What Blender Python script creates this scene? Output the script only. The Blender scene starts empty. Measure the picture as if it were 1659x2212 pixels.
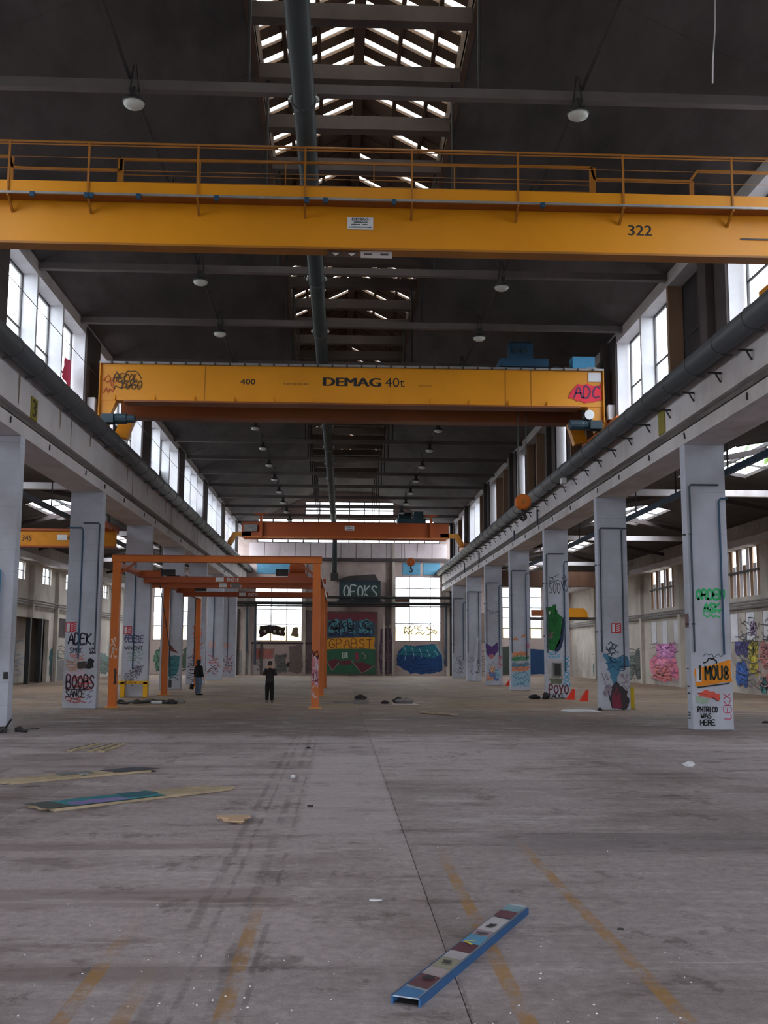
import bpy, bmesh, math, random
from mathutils import Vector, Matrix

SC = bpy.context.scene
COL = SC.collection
rnd = random.Random(11)

# ------------------------------------------------------------------ camera, sky, exposure
F_PX, TH, PITCH, ROLL = 2300.0, 0.0407, 0.1325, 0.005
cam = bpy.data.cameras.new('camera')
cam.sensor_fit = 'VERTICAL'
cam.sensor_height = 36.0
cam.lens = F_PX * 36.0 / 2212.0
cam.clip_end = 800
cam_o = bpy.data.objects.new('camera', cam)
COL.objects.link(cam_o)
_f = Vector((math.sin(TH) * math.cos(PITCH), math.cos(TH) * math.cos(PITCH), math.sin(PITCH)))
_r = Vector((math.cos(TH), -math.sin(TH), 0))
_u = _r.cross(_f)
_r2 = _r * math.cos(ROLL) + _u * math.sin(ROLL)
_u2 = _u * math.cos(ROLL) - _r * math.sin(ROLL)
_m = Matrix((_r2, _u2, -_f)).transposed().to_4x4()
_m.translation = (0, 0, 2.1)
cam_o.matrix_world = _m
SC.camera = cam_o

world = bpy.data.worlds.new('sky')
SC.world = world
world.use_nodes = True
_bg = world.node_tree.nodes['Background']
_bg.inputs['Color'].default_value = (0.90, 0.94, 1.0, 1)      # bright overcast sky
_bg.inputs['Strength'].default_value = 5.0

vs = SC.view_settings
SC.display_settings.display_device = 'sRGB'
vs.view_transform = 'Standard'
vs.look = 'None'
vs.gamma = 1.0
vs.use_curve_mapping = False
vs.exposure = 0.95
SC.cycles.use_denoising = True
SC.cycles.max_bounces = 8
SC.cycles.diffuse_bounces = 5
SC.cycles.transparent_max_bounces = 12
SC.cycles.sample_clamp_indirect = 8
SC.cycles.caustics_reflective = False
SC.cycles.caustics_refractive = False


def portal(loc, rot, sx, sy):
    """A light portal in a modelled opening: gives no light itself, only guides sky sampling."""
    l = bpy.data.lights.new('opening_portal', 'AREA')
    l.shape = 'RECTANGLE'
    l.size, l.size_y = sx, sy
    l.cycles.is_portal = True
    o = bpy.data.objects.new('opening_portal', l)
    o.location = loc
    o.rotation_euler = rot
    COL.objects.link(o)


portal((-10.6, 63, 12.2), (0, -math.pi / 2, 0), 3.6, 90)
portal((11.4, 63, 12.2), (0, math.pi / 2, 0), 3.6, 90)
portal((0.4, -10.3, 3.8), (math.pi / 2, 0, 0), 17, 7.4)
portal((0.4, 40, 20.6), (0, 0, 0), 5.6, 60)
portal((0.8, 106.1, 9), (-math.pi / 2, 0, 0), 40, 17)
portal((-16.5, 55, 11.2), (0, 0, 0), 4, 75)
portal((17.0, 55, 11.2), (0, 0, 0), 4, 75)


# ------------------------------------------------------------------ materials
def lin(c):
    c = c / 255.0
    return c / 12.92 if c <= 0.04045 else ((c + 0.055) / 1.055) ** 2.4


def rgb(r, g, b):
    return (lin(r), lin(g), lin(b), 1)


class NT:
    def __init__(self, name):
        self.m = bpy.data.materials.new(name)
        self.m.use_nodes = True
        self.t = self.m.node_tree
        self.b = self.t.nodes['Principled BSDF']

    def n(self, typ, **kw):
        o = self.t.nodes.new(typ)
        for k, v in kw.items():
            setattr(o, k, v)
        return o

    def l(self, a, b):
        self.t.links.new(a, b)

    def val(self, x, sock):
        if isinstance(x, (int, float)):
            sock.default_value = x
        else:
            self.l(x, sock)

    def math(self, op, a, b=0.0, c=None):
        o = self.n('ShaderNodeMath', operation=op)
        self.val(a, o.inputs[0])
        self.val(b, o.inputs[1])
        if c is not None:
            self.val(c, o.inputs[2])
        return o.outputs[0]

    def noise(self, vec, scale, detail=5, rough=0.6):
        o = self.n('ShaderNodeTexNoise')
        o.inputs['Scale'].default_value = scale
        o.inputs['Detail'].default_value = detail
        o.inputs['Roughness'].default_value = rough
        if vec is not None:
            self.l(vec, o.inputs['Vector'])
        return o.outputs['Fac']

    def ramp(self, x, a, b, lo=0.0, hi=1.0):
        o = self.n('ShaderNodeMapRange')
        o.interpolation_type = 'SMOOTHSTEP'
        self.val(x, o.inputs['Value'])
        o.inputs['From Min'].default_value = a
        o.inputs['From Max'].default_value = b
        o.inputs['To Min'].default_value = lo
        o.inputs['To Max'].default_value = hi
        return o.outputs['Result']

    def mix(self, fac, a, b, blend='MIX'):
        o = self.n('ShaderNodeMix', data_type='RGBA', blend_type=blend)
        self.val(fac, o.inputs['Factor'])
        for s, x in ((o.inputs['A'], a), (o.inputs['B'], b)):
            if isinstance(x, tuple):
                s.default_value = x
            else:
                self.l(x, s)
        return o.outputs['Result']

    def coords(self, scale=(1, 1, 1)):
        tc = self.n('ShaderNodeTexCoord')
        mp = self.n('ShaderNodeMapping')
        mp.inputs['Scale'].default_value = scale
        self.l(tc.outputs['Object'], mp.inputs['Vector'])
        return mp.outputs['Vector']

    def sep(self):
        tc = self.n('ShaderNodeTexCoord')
        s = self.n('ShaderNodeSeparateXYZ')
        self.l(tc.outputs['Object'], s.inputs[0])
        return s.outputs

    def bump(self, h, strength, dist=0.02):
        o = self.n('ShaderNodeBump')
        o.inputs['Strength'].default_value = strength
        o.inputs['Distance'].default_value = dist
        self.l(h, o.inputs['Height'])
        self.l(o.outputs['Normal'], self.b.inputs['Normal'])


def mat(name, col, rough=0.8, var=0.15, scale=2.0, dirt=None, dirt_amt=0.0, bump=0.0, metal=0.0, stretch=(1, 1, 1), courses=0):
    """Base colour with two scales of noise wear, optional dirt colour, optional horizontal casting lines."""
    t = NT(name)
    v = t.coords(stretch)
    n1 = t.noise(v, scale, 6)
    c = t.mix(1.0, col, t_gray(t, t.ramp(n1, 0.25, 0.75, 1 - var, 1 + var)), 'MULTIPLY')
    if dirt:
        n2 = t.noise(v, scale * 0.35, 5, 0.7)
        c = t.mix(t.math('MULTIPLY', t.ramp(n2, 0.45, 0.7), dirt_amt), c, dirt)
    if courses:
        z = t.sep()[2]
        fr = t.math('FRACT', t.math('DIVIDE', z, courses))
        line = t.math('MULTIPLY', t.math('LESS_THAN', fr, 0.03), t.ramp(n1, 0.35, 0.6))
        c = t.mix(t.math('MULTIPLY', line, 0.3), c, (0.2, 0.2, 0.22, 1))
    t.l(c, t.b.inputs['Base Color'])
    t.b.inputs['Roughness'].default_value = rough
    t.b.inputs['Metallic'].default_value = metal
    if bump:
        t.bump(t.noise(t.coords(stretch), scale * 6, 4), bump)
    return t.m


def t_gray(t, v):
    o = t.n('ShaderNodeCombineColor')
    for i in range(3):
        t.l(v, o.inputs[i])
    return o.outputs[0]


M = {}
M['pillar'] = mat('pillar_paint', rgb(191, 196, 211), 0.85, 0.10, 0.9, rgb(152, 144, 140), 0.35, 0.15, courses=0.62)
M['beam'] = mat('beam_concrete', rgb(206, 201, 204), 0.9, 0.12, 0.7, rgb(120, 104, 94), 0.5, 0.2, stretch=(1, 0.5, 0.35))
M['recess'] = mat('recess_concrete', rgb(100, 94, 92), 0.9, 0.2, 0.8, rgb(60, 54, 52), 0.6)
M['jamb'] = mat('white_plaster', rgb(214, 214, 220), 0.9, 0.07, 0.8, rgb(150, 140, 134), 0.3)
M['jamb_brown'] = mat('brown_plaster', rgb(150, 122, 100), 0.9, 0.2, 0.6, rgb(92, 66, 50), 0.6, stretch=(1, 1, 0.3))  # brown tone for slats and for piers beside boarded windows
M['dark_conc'] = mat('dark_concrete', rgb(78, 70, 70), 0.95, 0.2, 0.5, rgb(46, 40, 40), 0.6)  # dark concrete; on the wide pier faces it stands for shade
M['ceil'] = mat('soot_stained_ceiling', rgb(83, 78, 79), 0.95, 0.28, 0.7, rgb(48, 45, 46), 0.75, 0.35, stretch=(1, 0.35, 1))
M['tie'] = mat('tie_concrete', rgb(104, 98, 98), 0.9, 0.22, 0.5, rgb(84, 76, 74), 0.55)
M['lantern_bar'] = mat('lantern_bar_concrete', rgb(84, 74, 70), 0.95, 0.2, 0.8, rgb(56, 48, 44), 0.5)
M['girder_shade'] = mat('shaded_girder_orange', rgb(128, 66, 20), 0.5, 0.1, 0.6, rgb(92, 48, 22), 0.5)  # crane orange darkened so the colour itself carries the shade
M['lantern'] = mat('lantern_timber', rgb(92, 72, 58), 0.9, 0.25, 1.2, rgb(60, 46, 38), 0.6)
M['aisle_ceil'] = mat('aisle_ceiling', rgb(82, 76, 74), 0.95, 0.25, 0.4, rgb(50, 44, 42), 0.6)
M['wall'] = mat('old_wall_plaster', rgb(190, 182, 172), 0.92, 0.16, 0.35, rgb(104, 92, 82), 0.55, 0.2)
M['wall_end'] = mat('end_wall_plaster', rgb(186, 170, 164), 0.92, 0.16, 0.35, rgb(116, 100, 94), 0.55, 0.2)
M['panel_grey'] = mat('grey_cladding', rgb(208, 198, 202), 0.8, 0.10, 0.4, rgb(128, 112, 108), 0.4)
M['dark'] = mat('dark_metal', rgb(42, 40, 42), 0.6, 0.2, 2)
M['pipe'] = mat('grey_duct_paint', rgb(70, 73, 78), 0.55, 0.12, 0.8, rgb(52, 50, 50), 0.5, stretch=(1, 0.3, 1))
M['green_pipe'] = mat('green_duct_paint', rgb(56, 64, 66), 0.5, 0.12, 0.8, rgb(48, 52, 54), 0.4)
M['zinc'] = mat('zinc_clamp', rgb(170, 172, 174), 0.4, 0.1, 4, metal=0.6)
M['blue_pipe'] = mat('blue_conduit', rgb(52, 84, 112), 0.6, 0.15, 2)
M['dark_pipe'] = mat('dark_conduit', rgb(62, 72, 86), 0.6, 0.15, 2)
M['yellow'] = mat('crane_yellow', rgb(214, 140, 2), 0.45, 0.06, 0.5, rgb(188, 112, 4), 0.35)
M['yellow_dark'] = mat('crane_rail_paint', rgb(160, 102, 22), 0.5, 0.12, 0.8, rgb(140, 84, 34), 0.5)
M['orange'] = mat('gantry_orange', rgb(204, 104, 10), 0.5, 0.08, 0.8, rgb(176, 78, 22), 0.4)
M['orange_red'] = mat('rail_orange', rgb(160, 72, 20), 0.5, 0.1, 0.8, rgb(150, 62, 30), 0.4)
M['steel'] = mat('rail_steel', rgb(150, 148, 150), 0.45, 0.15, 3, metal=0.5)
M['white'] = mat('white_sign', rgb(216, 218, 222), 0.6, 0.04, 3)
M['black'] = mat('black_paint', rgb(22, 20, 22), 0.6, 0.1, 3)
M['hoist_blue'] = mat('hoist_blue', rgb(18, 62, 90), 0.5, 0.1, 2)
M['light_blue'] = mat('light_blue_paint', rgb(78, 158, 206), 0.55, 0.08, 1.5)
M['motor'] = mat('motor_teal', rgb(24, 50, 62), 0.5, 0.15, 3)
M['glass_lamp'] = mat('lamp_glass', rgb(205, 210, 205), 0.25, 0.05, 6)
M['board'] = mat('brown_board', rgb(96, 66, 50), 0.9, 0.3, 0.8, rgb(52, 38, 34), 0.6, stretch=(1, 1, 0.3))
M['board_dark'] = mat('dark_board', rgb(50, 46, 48), 0.9, 0.2, 0.8)
M['iron'] = mat('window_iron', rgb(58, 54, 56), 0.6, 0.15, 3)
M['wood'] = mat('bare_plank', rgb(176, 160, 134), 0.85, 0.15, 3, rgb(120, 104, 84), 0.4, stretch=(1, 1, 1))
M['card'] = mat('cardboard', rgb(196, 166, 138), 0.9, 0.08, 3)
M['rag'] = mat('dark_rag', rgb(52, 48, 50), 0.95, 0.25, 4)
M['rubble'] = mat('grey_rubble', rgb(126, 122, 122), 0.95, 0.2, 4)
M['cone_red'] = mat('red_plastic', rgb(228, 52, 26), 0.5, 0.06, 4)
M['sky_cloud'] = mat('outside_ground', rgb(150, 148, 140), 0.95, 0.2, 0.2)
M['render_wall'] = mat('outside_wall', rgb(226, 206, 150), 0.9, 0.08, 0.3)


def paint(r, g, b):
    k = f'spray_{r}_{g}_{b}'
    if k not in M:
        M[k] = mat('spray_paint', rgb(r, g, b), 0.7, 0.12, 2.5)
    return M[k]


def glass_material(name, tint, gloss, haze):
    t = NT(name)
    t.t.nodes.remove(t.b)
    out = t.t.nodes['Material Output']
    tr = t.n('ShaderNodeBsdfTransparent')
    tr.inputs['Color'].default_value = tint
    gl = t.n('ShaderNodeBsdfGlossy')
    gl.inputs['Roughness'].default_value = 0.12
    df = t.n('ShaderNodeBsdfDiffuse')
    df.inputs['Color'].default_value = (0.7, 0.72, 0.72, 1)
    tl = t.n('ShaderNodeBsdfTranslucent')
    tl.inputs['Color'].default_value = (0.8, 0.83, 0.84, 1)
    a = t.n('ShaderNodeMixShader')
    a.inputs[0].default_value = 0.6
    t.l(df.outputs[0], a.inputs[1])
    t.l(tl.outputs[0], a.inputs[2])
    b = t.n('ShaderNodeMixShader')
    grime = t.ramp(t.noise(t.coords(), 0.9, 5), 0.4, 0.7, haze * 0.4, haze * 1.5)
    t.l(grime, b.inputs[0])
    t.l(tr.outputs[0], b.inputs[1])
    t.l(a.outputs[0], b.inputs[2])
    c = t.n('ShaderNodeMixShader')
    c.inputs[0].default_value = gloss
    t.l(b.outputs[0], c.inputs[1])
    t.l(gl.outputs[0], c.inputs[2])
    t.l(c.outputs[0], out.inputs['Surface'])
    return t.m


M['glass'] = glass_material('dusty_window_glass', (0.93, 0.95, 0.96, 1), 0.04, 0.12)
M['skyglass'] = glass_material('dirty_skylight_sheet', (0.80, 0.78, 0.72, 1), 0.03, 0.25)


def floor_material():
    t = NT('worn_concrete_floor')
    v = t.coords()
    s = t.sep()
    x, y = s[0], s[1]
    n_big = t.noise(t.coords((0.5, 0.3, 1)), 0.55, 8, 0.65)
    n_mid = t.noise(t.coords((0.3, 1.1, 1)), 1.5, 9, 0.72)
    n_blot = t.noise(t.coords((1, 0.8, 1)), 1.1, 9, 0.75)
    n_fine = t.noise(v, 9, 8, 0.8)
    n_grit = t.noise(v, 60, 4, 0.8)
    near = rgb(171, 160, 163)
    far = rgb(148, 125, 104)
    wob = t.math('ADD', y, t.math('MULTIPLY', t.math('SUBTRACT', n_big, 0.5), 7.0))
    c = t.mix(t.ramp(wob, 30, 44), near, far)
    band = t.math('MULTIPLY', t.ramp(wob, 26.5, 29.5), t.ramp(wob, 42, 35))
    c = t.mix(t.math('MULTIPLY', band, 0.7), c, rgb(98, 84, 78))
    c = t.mix(t.math('MULTIPLY', t.ramp(n_big, 0.46, 0.64), 0.55), c, rgb(118, 104, 101))
    c = t.mix(t.math('MULTIPLY', t.ramp(n_mid, 0.53, 0.66), 0.6), c, rgb(110, 96, 92))
    c = t.mix(t.math('MULTIPLY', t.ramp(n_mid, 0.46, 0.34), 0.5), c, rgb(194, 186, 188))
    c = t.mix(t.math('MULTIPLY', t.ramp(n_blot, 0.56, 0.63), 0.55), c, rgb(92, 82, 80))
    c = t.mix(t.math('MULTIPLY', t.ramp(n_blot, 0.42, 0.36), 0.4), c, rgb(190, 182, 184))
    c = t.mix(1.0, c, t_gray(t, t.ramp(n_fine, 0.3, 0.7, 0.78, 1.18)), 'MULTIPLY')
    c = t.mix(1.0, c, t_gray(t, t.ramp(n_grit, 0.3, 0.7, 0.86, 1.12)), 'MULTIPLY')
    oi = t.n('ShaderNodeObjectInfo')
    c = t.mix(1.0, c, t_gray(t, t.ramp(oi.outputs['Random'], 0, 1, 0.9, 1.08)), 'MULTIPLY')
    # paler cast strip and a darker band before it
    m = t.math('MULTIPLY', t.math('MULTIPLY', t.ramp(x, -.5, -.44), t.ramp(x, .78, .72)), t.math('MULTIPLY', t.ramp(y, 12.95, 13.05), t.ramp(y, 24.5, 22)))
    c = t.mix(t.math('MULTIPLY', m, 0.3), c, rgb(196, 188, 192))
    m = t.math('MULTIPLY', t.math('MULTIPLY', t.ramp(x, 1.2, 2.6), t.ramp(y, 11.3, 12.1)), t.ramp(y, 13.0, 12.9))
    c = t.mix(t.math('MULTIPLY', m, 0.5), c, rgb(106, 98, 102))
    # brownish tyre bands across the slabs beside the old track
    for yc, w, x1, a in ((12.1, 0.26, -0.9, .55), (9.75, 0.30, -0.7, .5), (9.35, 0.1, -0.7, .4), (7.45, 0.24, -1.0, .5), (16.4, .3, -1.2, .4), (20.4, 0.4, -0.6, .45), (25.5, 0.5, -0.5, .45)):
        d = t.math('ABSOLUTE', t.math('SUBTRACT', t.math('ADD', y, t.math('MULTIPLY', t.math('SUBTRACT', n_mid, 0.5), 0.7)), yc))
        m = t.math('MULTIPLY', t.ramp(d, w, w * 0.5), t.ramp(x, x1 + 0.5, x1 - 0.3))
        m = t.math('MULTIPLY', m, t.ramp(n_fine, 0.3, 0.62))
        c = t.mix(t.math('MULTIPLY', m, a), c, rgb(104, 82, 74))
    # broken dark wheel tracks along the hall
    for xc, w in ((-1.12, 0.06), (-0.96, 0.03), (-0.72, 0.07), (-0.55, .03), (0.79, 0.015)):
        wx = t.math('ABSOLUTE', t.math('SUBTRACT', t.math('ADD', x, t.math('MULTIPLY', t.math('SUBTRACT', n_mid, 0.5), 0.16)), xc))
        m = t.math('MULTIPLY', t.ramp(wx, w, w * 0.4), t.ramp(n_blot, 0.42, 0.56))
        c = t.mix(t.math('MULTIPLY', t.math('MULTIPLY', m, t.ramp(y, 34, 26)), 0.42), c, rgb(84, 75, 75))
    # worn ochre floor lines
    for xc, y1 in ((-0.66, 10.2), (-1.58, 9.3), (-1.24, 7.9), (1.11, 12.4), (2.04, 13.0)):
        d = t.math('ABSOLUTE', t.math('SUBTRACT', t.math('ADD', x, t.math('MULTIPLY', t.math('SUBTRACT', n_fine, 0.5), 0.03)), xc))
        m = t.math('MULTIPLY', t.ramp(d, 0.062, 0.045), t.ramp(y, y1, y1 - 2.2))
        m = t.math('MULTIPLY', m, t.ramp(t.noise(t.coords((2, 0.9, 1)), 2.2, 8, 0.75), 0.36, 0.6))
        c = t.mix(t.math('MULTIPLY', m, 0.75), c, rgb(170, 126, 62))
    # white scuffs
    w1 = t.noise(t.coords((0.25, 0.9, 1)), 1.1, 8, 0.75)
    m = t.math('MULTIPLY', t.ramp(w1, 0.54, 0.64), t.math('MULTIPLY', t.ramp(y, 11, 13.5), t.ramp(y, 20, 17)))
    c = t.mix(t.math('MULTIPLY', t.math('MULTIPLY', m, t.ramp(x, 0.5, 2)), 0.55), c, rgb(204, 200, 205))
    t.l(c, t.b.inputs['Base Color'])
    t.l(t.ramp(n_mid, 0.3, 0.7, 0.62, 0.9), t.b.inputs['Roughness'])
    t.b.inputs['Specular IOR Level'].default_value = 0.22
    t.bump(n_fine, 0.3, 0.01)
    return t.m


M['floor'] = floor_material()

# ------------------------------------------------------------------ object helpers
WLOC = {}


class B:
    """Collects boxes, bars, tubes and prisms in world coordinates; build() links them as one mesh object."""

    def __init__(self):
        self.v, self.f = [], []

    def add(self, vs_, fs):
        k = len(self.v)
        self.v += [tuple(p) for p in vs_]
        self.f += [tuple(i + k for i in q) for q in fs]
        return self

    def box(self, x0, x1, y0, y1, z0, z1):
        if x0 > x1: x0, x1 = x1, x0
        if y0 > y1: y0, y1 = y1, y0
        if z0 > z1: z0, z1 = z1, z0
        return self.add([(x0, y0, z0), (x1, y0, z0), (x1, y1, z0), (x0, y1, z0), (x0, y0, z1), (x1, y0, z1), (x1, y1, z1), (x0, y1, z1)],
                        [(3, 2, 1, 0), (4, 5, 6, 7), (0, 1, 5, 4), (1, 2, 6, 5), (2, 3, 7, 6), (3, 0, 4, 7)])

    def bar(self, p, q, w, h, up=(0, 0, 1)):
        p, q = Vector(p), Vector(q)
        d = (q - p).normalized()
        up = Vector(up)
        if abs(d.dot(up)) > 0.98:
            up = Vector((0, 1, 0))
        s = d.cross(up).normalized() * (w / 2)
        u = s.cross(d).normalized() * (h / 2)
        c = [p - s - u, p + s - u, p + s + u, p - s + u, q - s - u, q + s - u, q + s + u, q - s + u]
        return self.add(c, [(0, 1, 2, 3), (7, 6, 5, 4), (0, 4, 5, 1), (1, 5, 6, 2), (2, 6, 7, 3), (3, 7, 4, 0)])

    def tube(self, pts, r, n=8, cap=True):
        pts = [Vector(p) for p in pts]
        k = len(self.v)
        prev = None
        for i, p in enumerate(pts):
            d = (pts[min(i + 1, len(pts) - 1)] - pts[max(i - 1, 0)]).normalized()
            if prev is None:
                a = d.cross(Vector((0, 0, 1)))
                if a.length < 0.05:
                    a = d.cross(Vector((0, 1, 0)))
            else:
                a = prev - d * prev.dot(d)
            a.normalize()
            prev = a
            b = d.cross(a)
            rr = r[i] if isinstance(r, (list, tuple)) else r
            for j in range(n):
                t = 2 * math.pi * j / n
                self.v.append(tuple(p + a * (rr * math.cos(t)) + b * (rr * math.sin(t))))
        for i in range(len(pts) - 1):
            for j in range(n):
                j2 = (j + 1) % n
                self.f.append((k + i * n + j, k + i * n + j2, k + (i + 1) * n + j2, k + (i + 1) * n + j))
        if cap:
            self.f.append(tuple(k + j for j in reversed(range(n))))
            self.f.append(tuple(k + (len(pts) - 1) * n + j for j in range(n)))
        return self

    def lathe(self, prof, c, n=16, axis='z'):
        k = len(self.v)
        cx, cy, cz = c
        for r, z in prof:
            for j in range(n):
                t = 2 * math.pi * j / n
                a, b = r * math.cos(t), r * math.sin(t)
                if axis == 'z': self.v.append((cx + a, cy + b, cz + z))
                elif axis == 'y': self.v.append((cx + a, cy + z, cz + b))
                else: self.v.append((cx + z, cy + a, cz + b))
        for i in range(len(prof) - 1):
            for j in range(n):
                j2 = (j + 1) % n
                self.f.append((k + i * n + j, k + i * n + j2, k + (i + 1) * n + j2, k + (i + 1) * n + j))
        self.f.append(tuple(k + j for j in reversed(range(n))))
        self.f.append(tuple(k + (len(prof) - 1) * n + j for j in range(n)))
        return self

    def prism(self, poly, vec):
        """Polygon (3-D points) pushed along vec."""
        n = len(poly)
        a = [Vector(p) for p in poly]
        b = [p + Vector(vec) for p in a]
        return self.add(a + b, [tuple(range(n)), tuple(reversed(range(n, 2 * n)))] + [(i, i + n, (i + 1) % n + n, (i + 1) % n) for i in range(n)])

    def build(self, name, m, parent=None, loc=(0, 0, 0), smooth=False, bevel=0.0, **props):
        me = bpy.data.meshes.new(name)
        L = Vector(loc)
        me.from_pydata([tuple(Vector(p) - L) for p in self.v], [], self.f)
        bm = bmesh.new()
        bm.from_mesh(me)
        bmesh.ops.recalc_face_normals(bm, faces=bm.faces)
        bm.to_mesh(me)
        bm.free()
        if smooth:
            for p in me.polygons:
                p.use_smooth = True
        me.materials.append(M[m] if isinstance(m, str) else m)
        o = bpy.data.objects.new(name, me)
        COL.objects.link(o)
        w = WLOC.get(parent.name, Vector((0, 0, 0))) if parent else Vector((0, 0, 0))
        o.parent = parent
        o.location = L - w
        WLOC[o.name] = L
        for k, v in props.items():
            o[k] = v
        if bevel:
            md = o.modifiers.new('edge', 'BEVEL')
            md.width = bevel
            md.segments = 2
            md.limit_method = 'ANGLE'
        return o


def thing(name, label, cat, loc=(0, 0, 0), group=None, kind=None):
    o = bpy.data.objects.new(name, None)
    o.empty_display_size = 0.2
    COL.objects.link(o)
    o.location = loc
    WLOC[o.name] = Vector(loc)
    if label: o['label'] = label
    if cat: o['category'] = cat
    if group: o['group'] = group
    o['kind'] = kind or 'thing'
    return o


def struct(name, loc=(0, 0, 0)):
    return thing(name, None, None, loc, kind='structure')


def tagd(o, label, cat, group=None):
    o['label'], o['category'] = label, cat
    if group: o['group'] = group
    return o


def copy_tree(o, loc):
    """A thing and copies of its parts and sub-parts, moved to loc."""
    c = o.copy()
    COL.objects.link(c)
    c.location = loc
    WLOC[c.name] = Vector(loc)

    def rec(src, dst):
        for ch in list(src.children):
            k = ch.copy()
            COL.objects.link(k)
            k.parent = dst
            rec(ch, k)
    rec(o, c)
    return c


# ------------------------------------------------------------------ flat paint: brush lettering, patches, printed text
class Face:
    """A flat surface: origin, right vector u, up vector v, outward normal n (metres)."""

    def __init__(self, o, u, v=(0, 0, 1)):
        self.o, self.u, self.v = Vector(o), Vector(u).normalized(), Vector(v).normalized()
        self.n = self.u.cross(self.v)
        self.k = 0

    def p(self, a, b, h):
        return self.o + self.u * a + self.v * b + self.n * h

    def lift(self):
        self.k += 1
        return 0.003 + 0.0012 * self.k


GL = {
    'A': [[(0, 0), (.45, 1), (.9, 0)], [(.2, .4), (.75, .4)]], 'B': [[(0, 0), (0, 1), (.6, .95), (.7, .75), (.5, .55), (0, .5)], [(.5, .55), (.8, .35), (.65, .05), (0, 0)]],
    'C': [[(.8, .85), (.4, 1), (.05, .6), (.1, .2), (.45, 0), (.8, .15)]], 'D': [[(0, 0), (0, 1), (.5, .95), (.8, .5), (.5, .03), (0, 0)]],
    'E': [[(.8, 1), (0, 1), (0, 0), (.8, 0)], [(0, .5), (.6, .52)]], 'F': [[(.8, 1), (0, 1), (0, 0)], [(0, .5), (.6, .52)]],
    'G': [[(.8, .85), (.4, 1), (.05, .6), (.1, .2), (.45, 0), (.8, .2), (.8, .45), (.5, .45)]], 'H': [[(0, 0), (0, 1)], [(.75, 0), (.75, 1)], [(0, .5), (.75, .5)]],
    'I': [[(.2, 0), (.2, 1)]], 'K': [[(0, 0), (0, 1)], [(.75, 1), (0, .45), (.85, 0)]], 'L': [[(0, 1), (0, 0), (.7, 0)]],
    'M': [[(0, 0), (.05, 1), (.45, .4), (.85, 1), (.9, 0)]], 'N': [[(0, 0), (0, 1), (.75, 0), (.75, 1)]],
    'O': [[(.4, 0), (.05, .3), (.05, .7), (.4, 1), (.75, .7), (.75, .3), (.4, 0)]], 'P': [[(0, 0), (0, 1), (.6, .95), (.7, .72), (.5, .5), (0, .48)]],
    'R': [[(0, 0), (0, 1), (.6, .95), (.7, .72), (.5, .5), (0, .48)], [(.4, .5), (.8, 0)]], 'S': [[(.75, .88), (.4, 1), (.05, .75), (.4, .52), (.75, .28), (.4, 0), (0, .12)]],
    'T': [[(0, 1), (.8, 1)], [(.4, 1), (.4, 0)]], 'U': [[(0, 1), (.05, .2), (.4, 0), (.75, .2), (.78, 1)]], 'V': [[(0, 1), (.4, 0), (.8, 1)]],
    'W': [[(0, 1), (.2, 0), (.45, .6), (.7, 0), (.9, 1)]], 'X': [[(0, 0), (.8, 1)], [(0, 1), (.8, 0)]], 'Y': [[(0, 1), (.4, .5), (.8, 1)], [(.4, .5), (.3, 0)]],
    'Z': [[(0, 1), (.8, 1), (0, 0), (.8, 0)]], '8': [[(.4, .5), (.1, .75), (.4, 1), (.7, .75), (.4, .5), (.05, .25), (.4, 0), (.75, .25), (.4, .5)]],
    ':': [[(.2, .7), (.2, .62)], [(.2, .25), (.2, .17)]], '.': [[(.2, .06), (.2, 0)]], '!': [[(.2, 1), (.2, .35)], [(.2, .1), (.2, 0)]],
    '1': [[(0, .75), (.3, 1), (.3, 0)]], '3': [[(0, .95), (.6, .95), (.3, .6), (.7, .3), (.35, 0), (0, .1)]], '2': [[(0, .8), (.35, 1), (.7, .75), (0, 0), (.75, 0)]],
}


def smooth_line(pts, k=3):
    if len(pts) < 3:
        return pts
    out = []
    for i in range(len(pts) - 1):
        p0, p1, p2, p3 = pts[max(i - 1, 0)], pts[i], pts[i + 1], pts[min(i + 2, len(pts) - 1)]
        for j in range(k):
            t = j / k
            out.append(tuple(0.5 * ((2 * p1[a]) + (-p0[a] + p2[a]) * t + (2 * p0[a] - 5 * p1[a] + 4 * p2[a] - p3[a]) * t * t + (-p0[a] + 3 * p1[a] - 3 * p2[a] + p3[a]) * t ** 3) for a in (0, 1)))
    out.append(pts[-1])
    return out


def brush(b, face, pts, w, h):
    """One paint stroke as a flat ribbon on the face."""
    n = len(pts)
    k = len(b.v)
    for i, (x, y) in enumerate(pts):
        ax, ay = pts[min(i + 1, n - 1)][0] - pts[max(i - 1, 0)][0], pts[min(i + 1, n - 1)][1] - pts[max(i - 1, 0)][1]
        l = math.hypot(ax, ay) or 1
        px, py = -ay / l * w / 2, ax / l * w / 2
        ex, ey = (ax / l * w * .35, ay / l * w * .35) if i == n - 1 else ((-ax / l * w * .35, -ay / l * w * .35) if i == 0 else (0, 0))
        b.v.append(tuple(face.p(x + px + ex, y + py + ey, h)))
        b.v.append(tuple(face.p(x - px + ex, y - py + ey, h)))
    for i in range(n - 1):
        b.f.append((k + 2 * i, k + 2 * i + 1, k + 2 * i + 3, k + 2 * i + 2))


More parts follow.
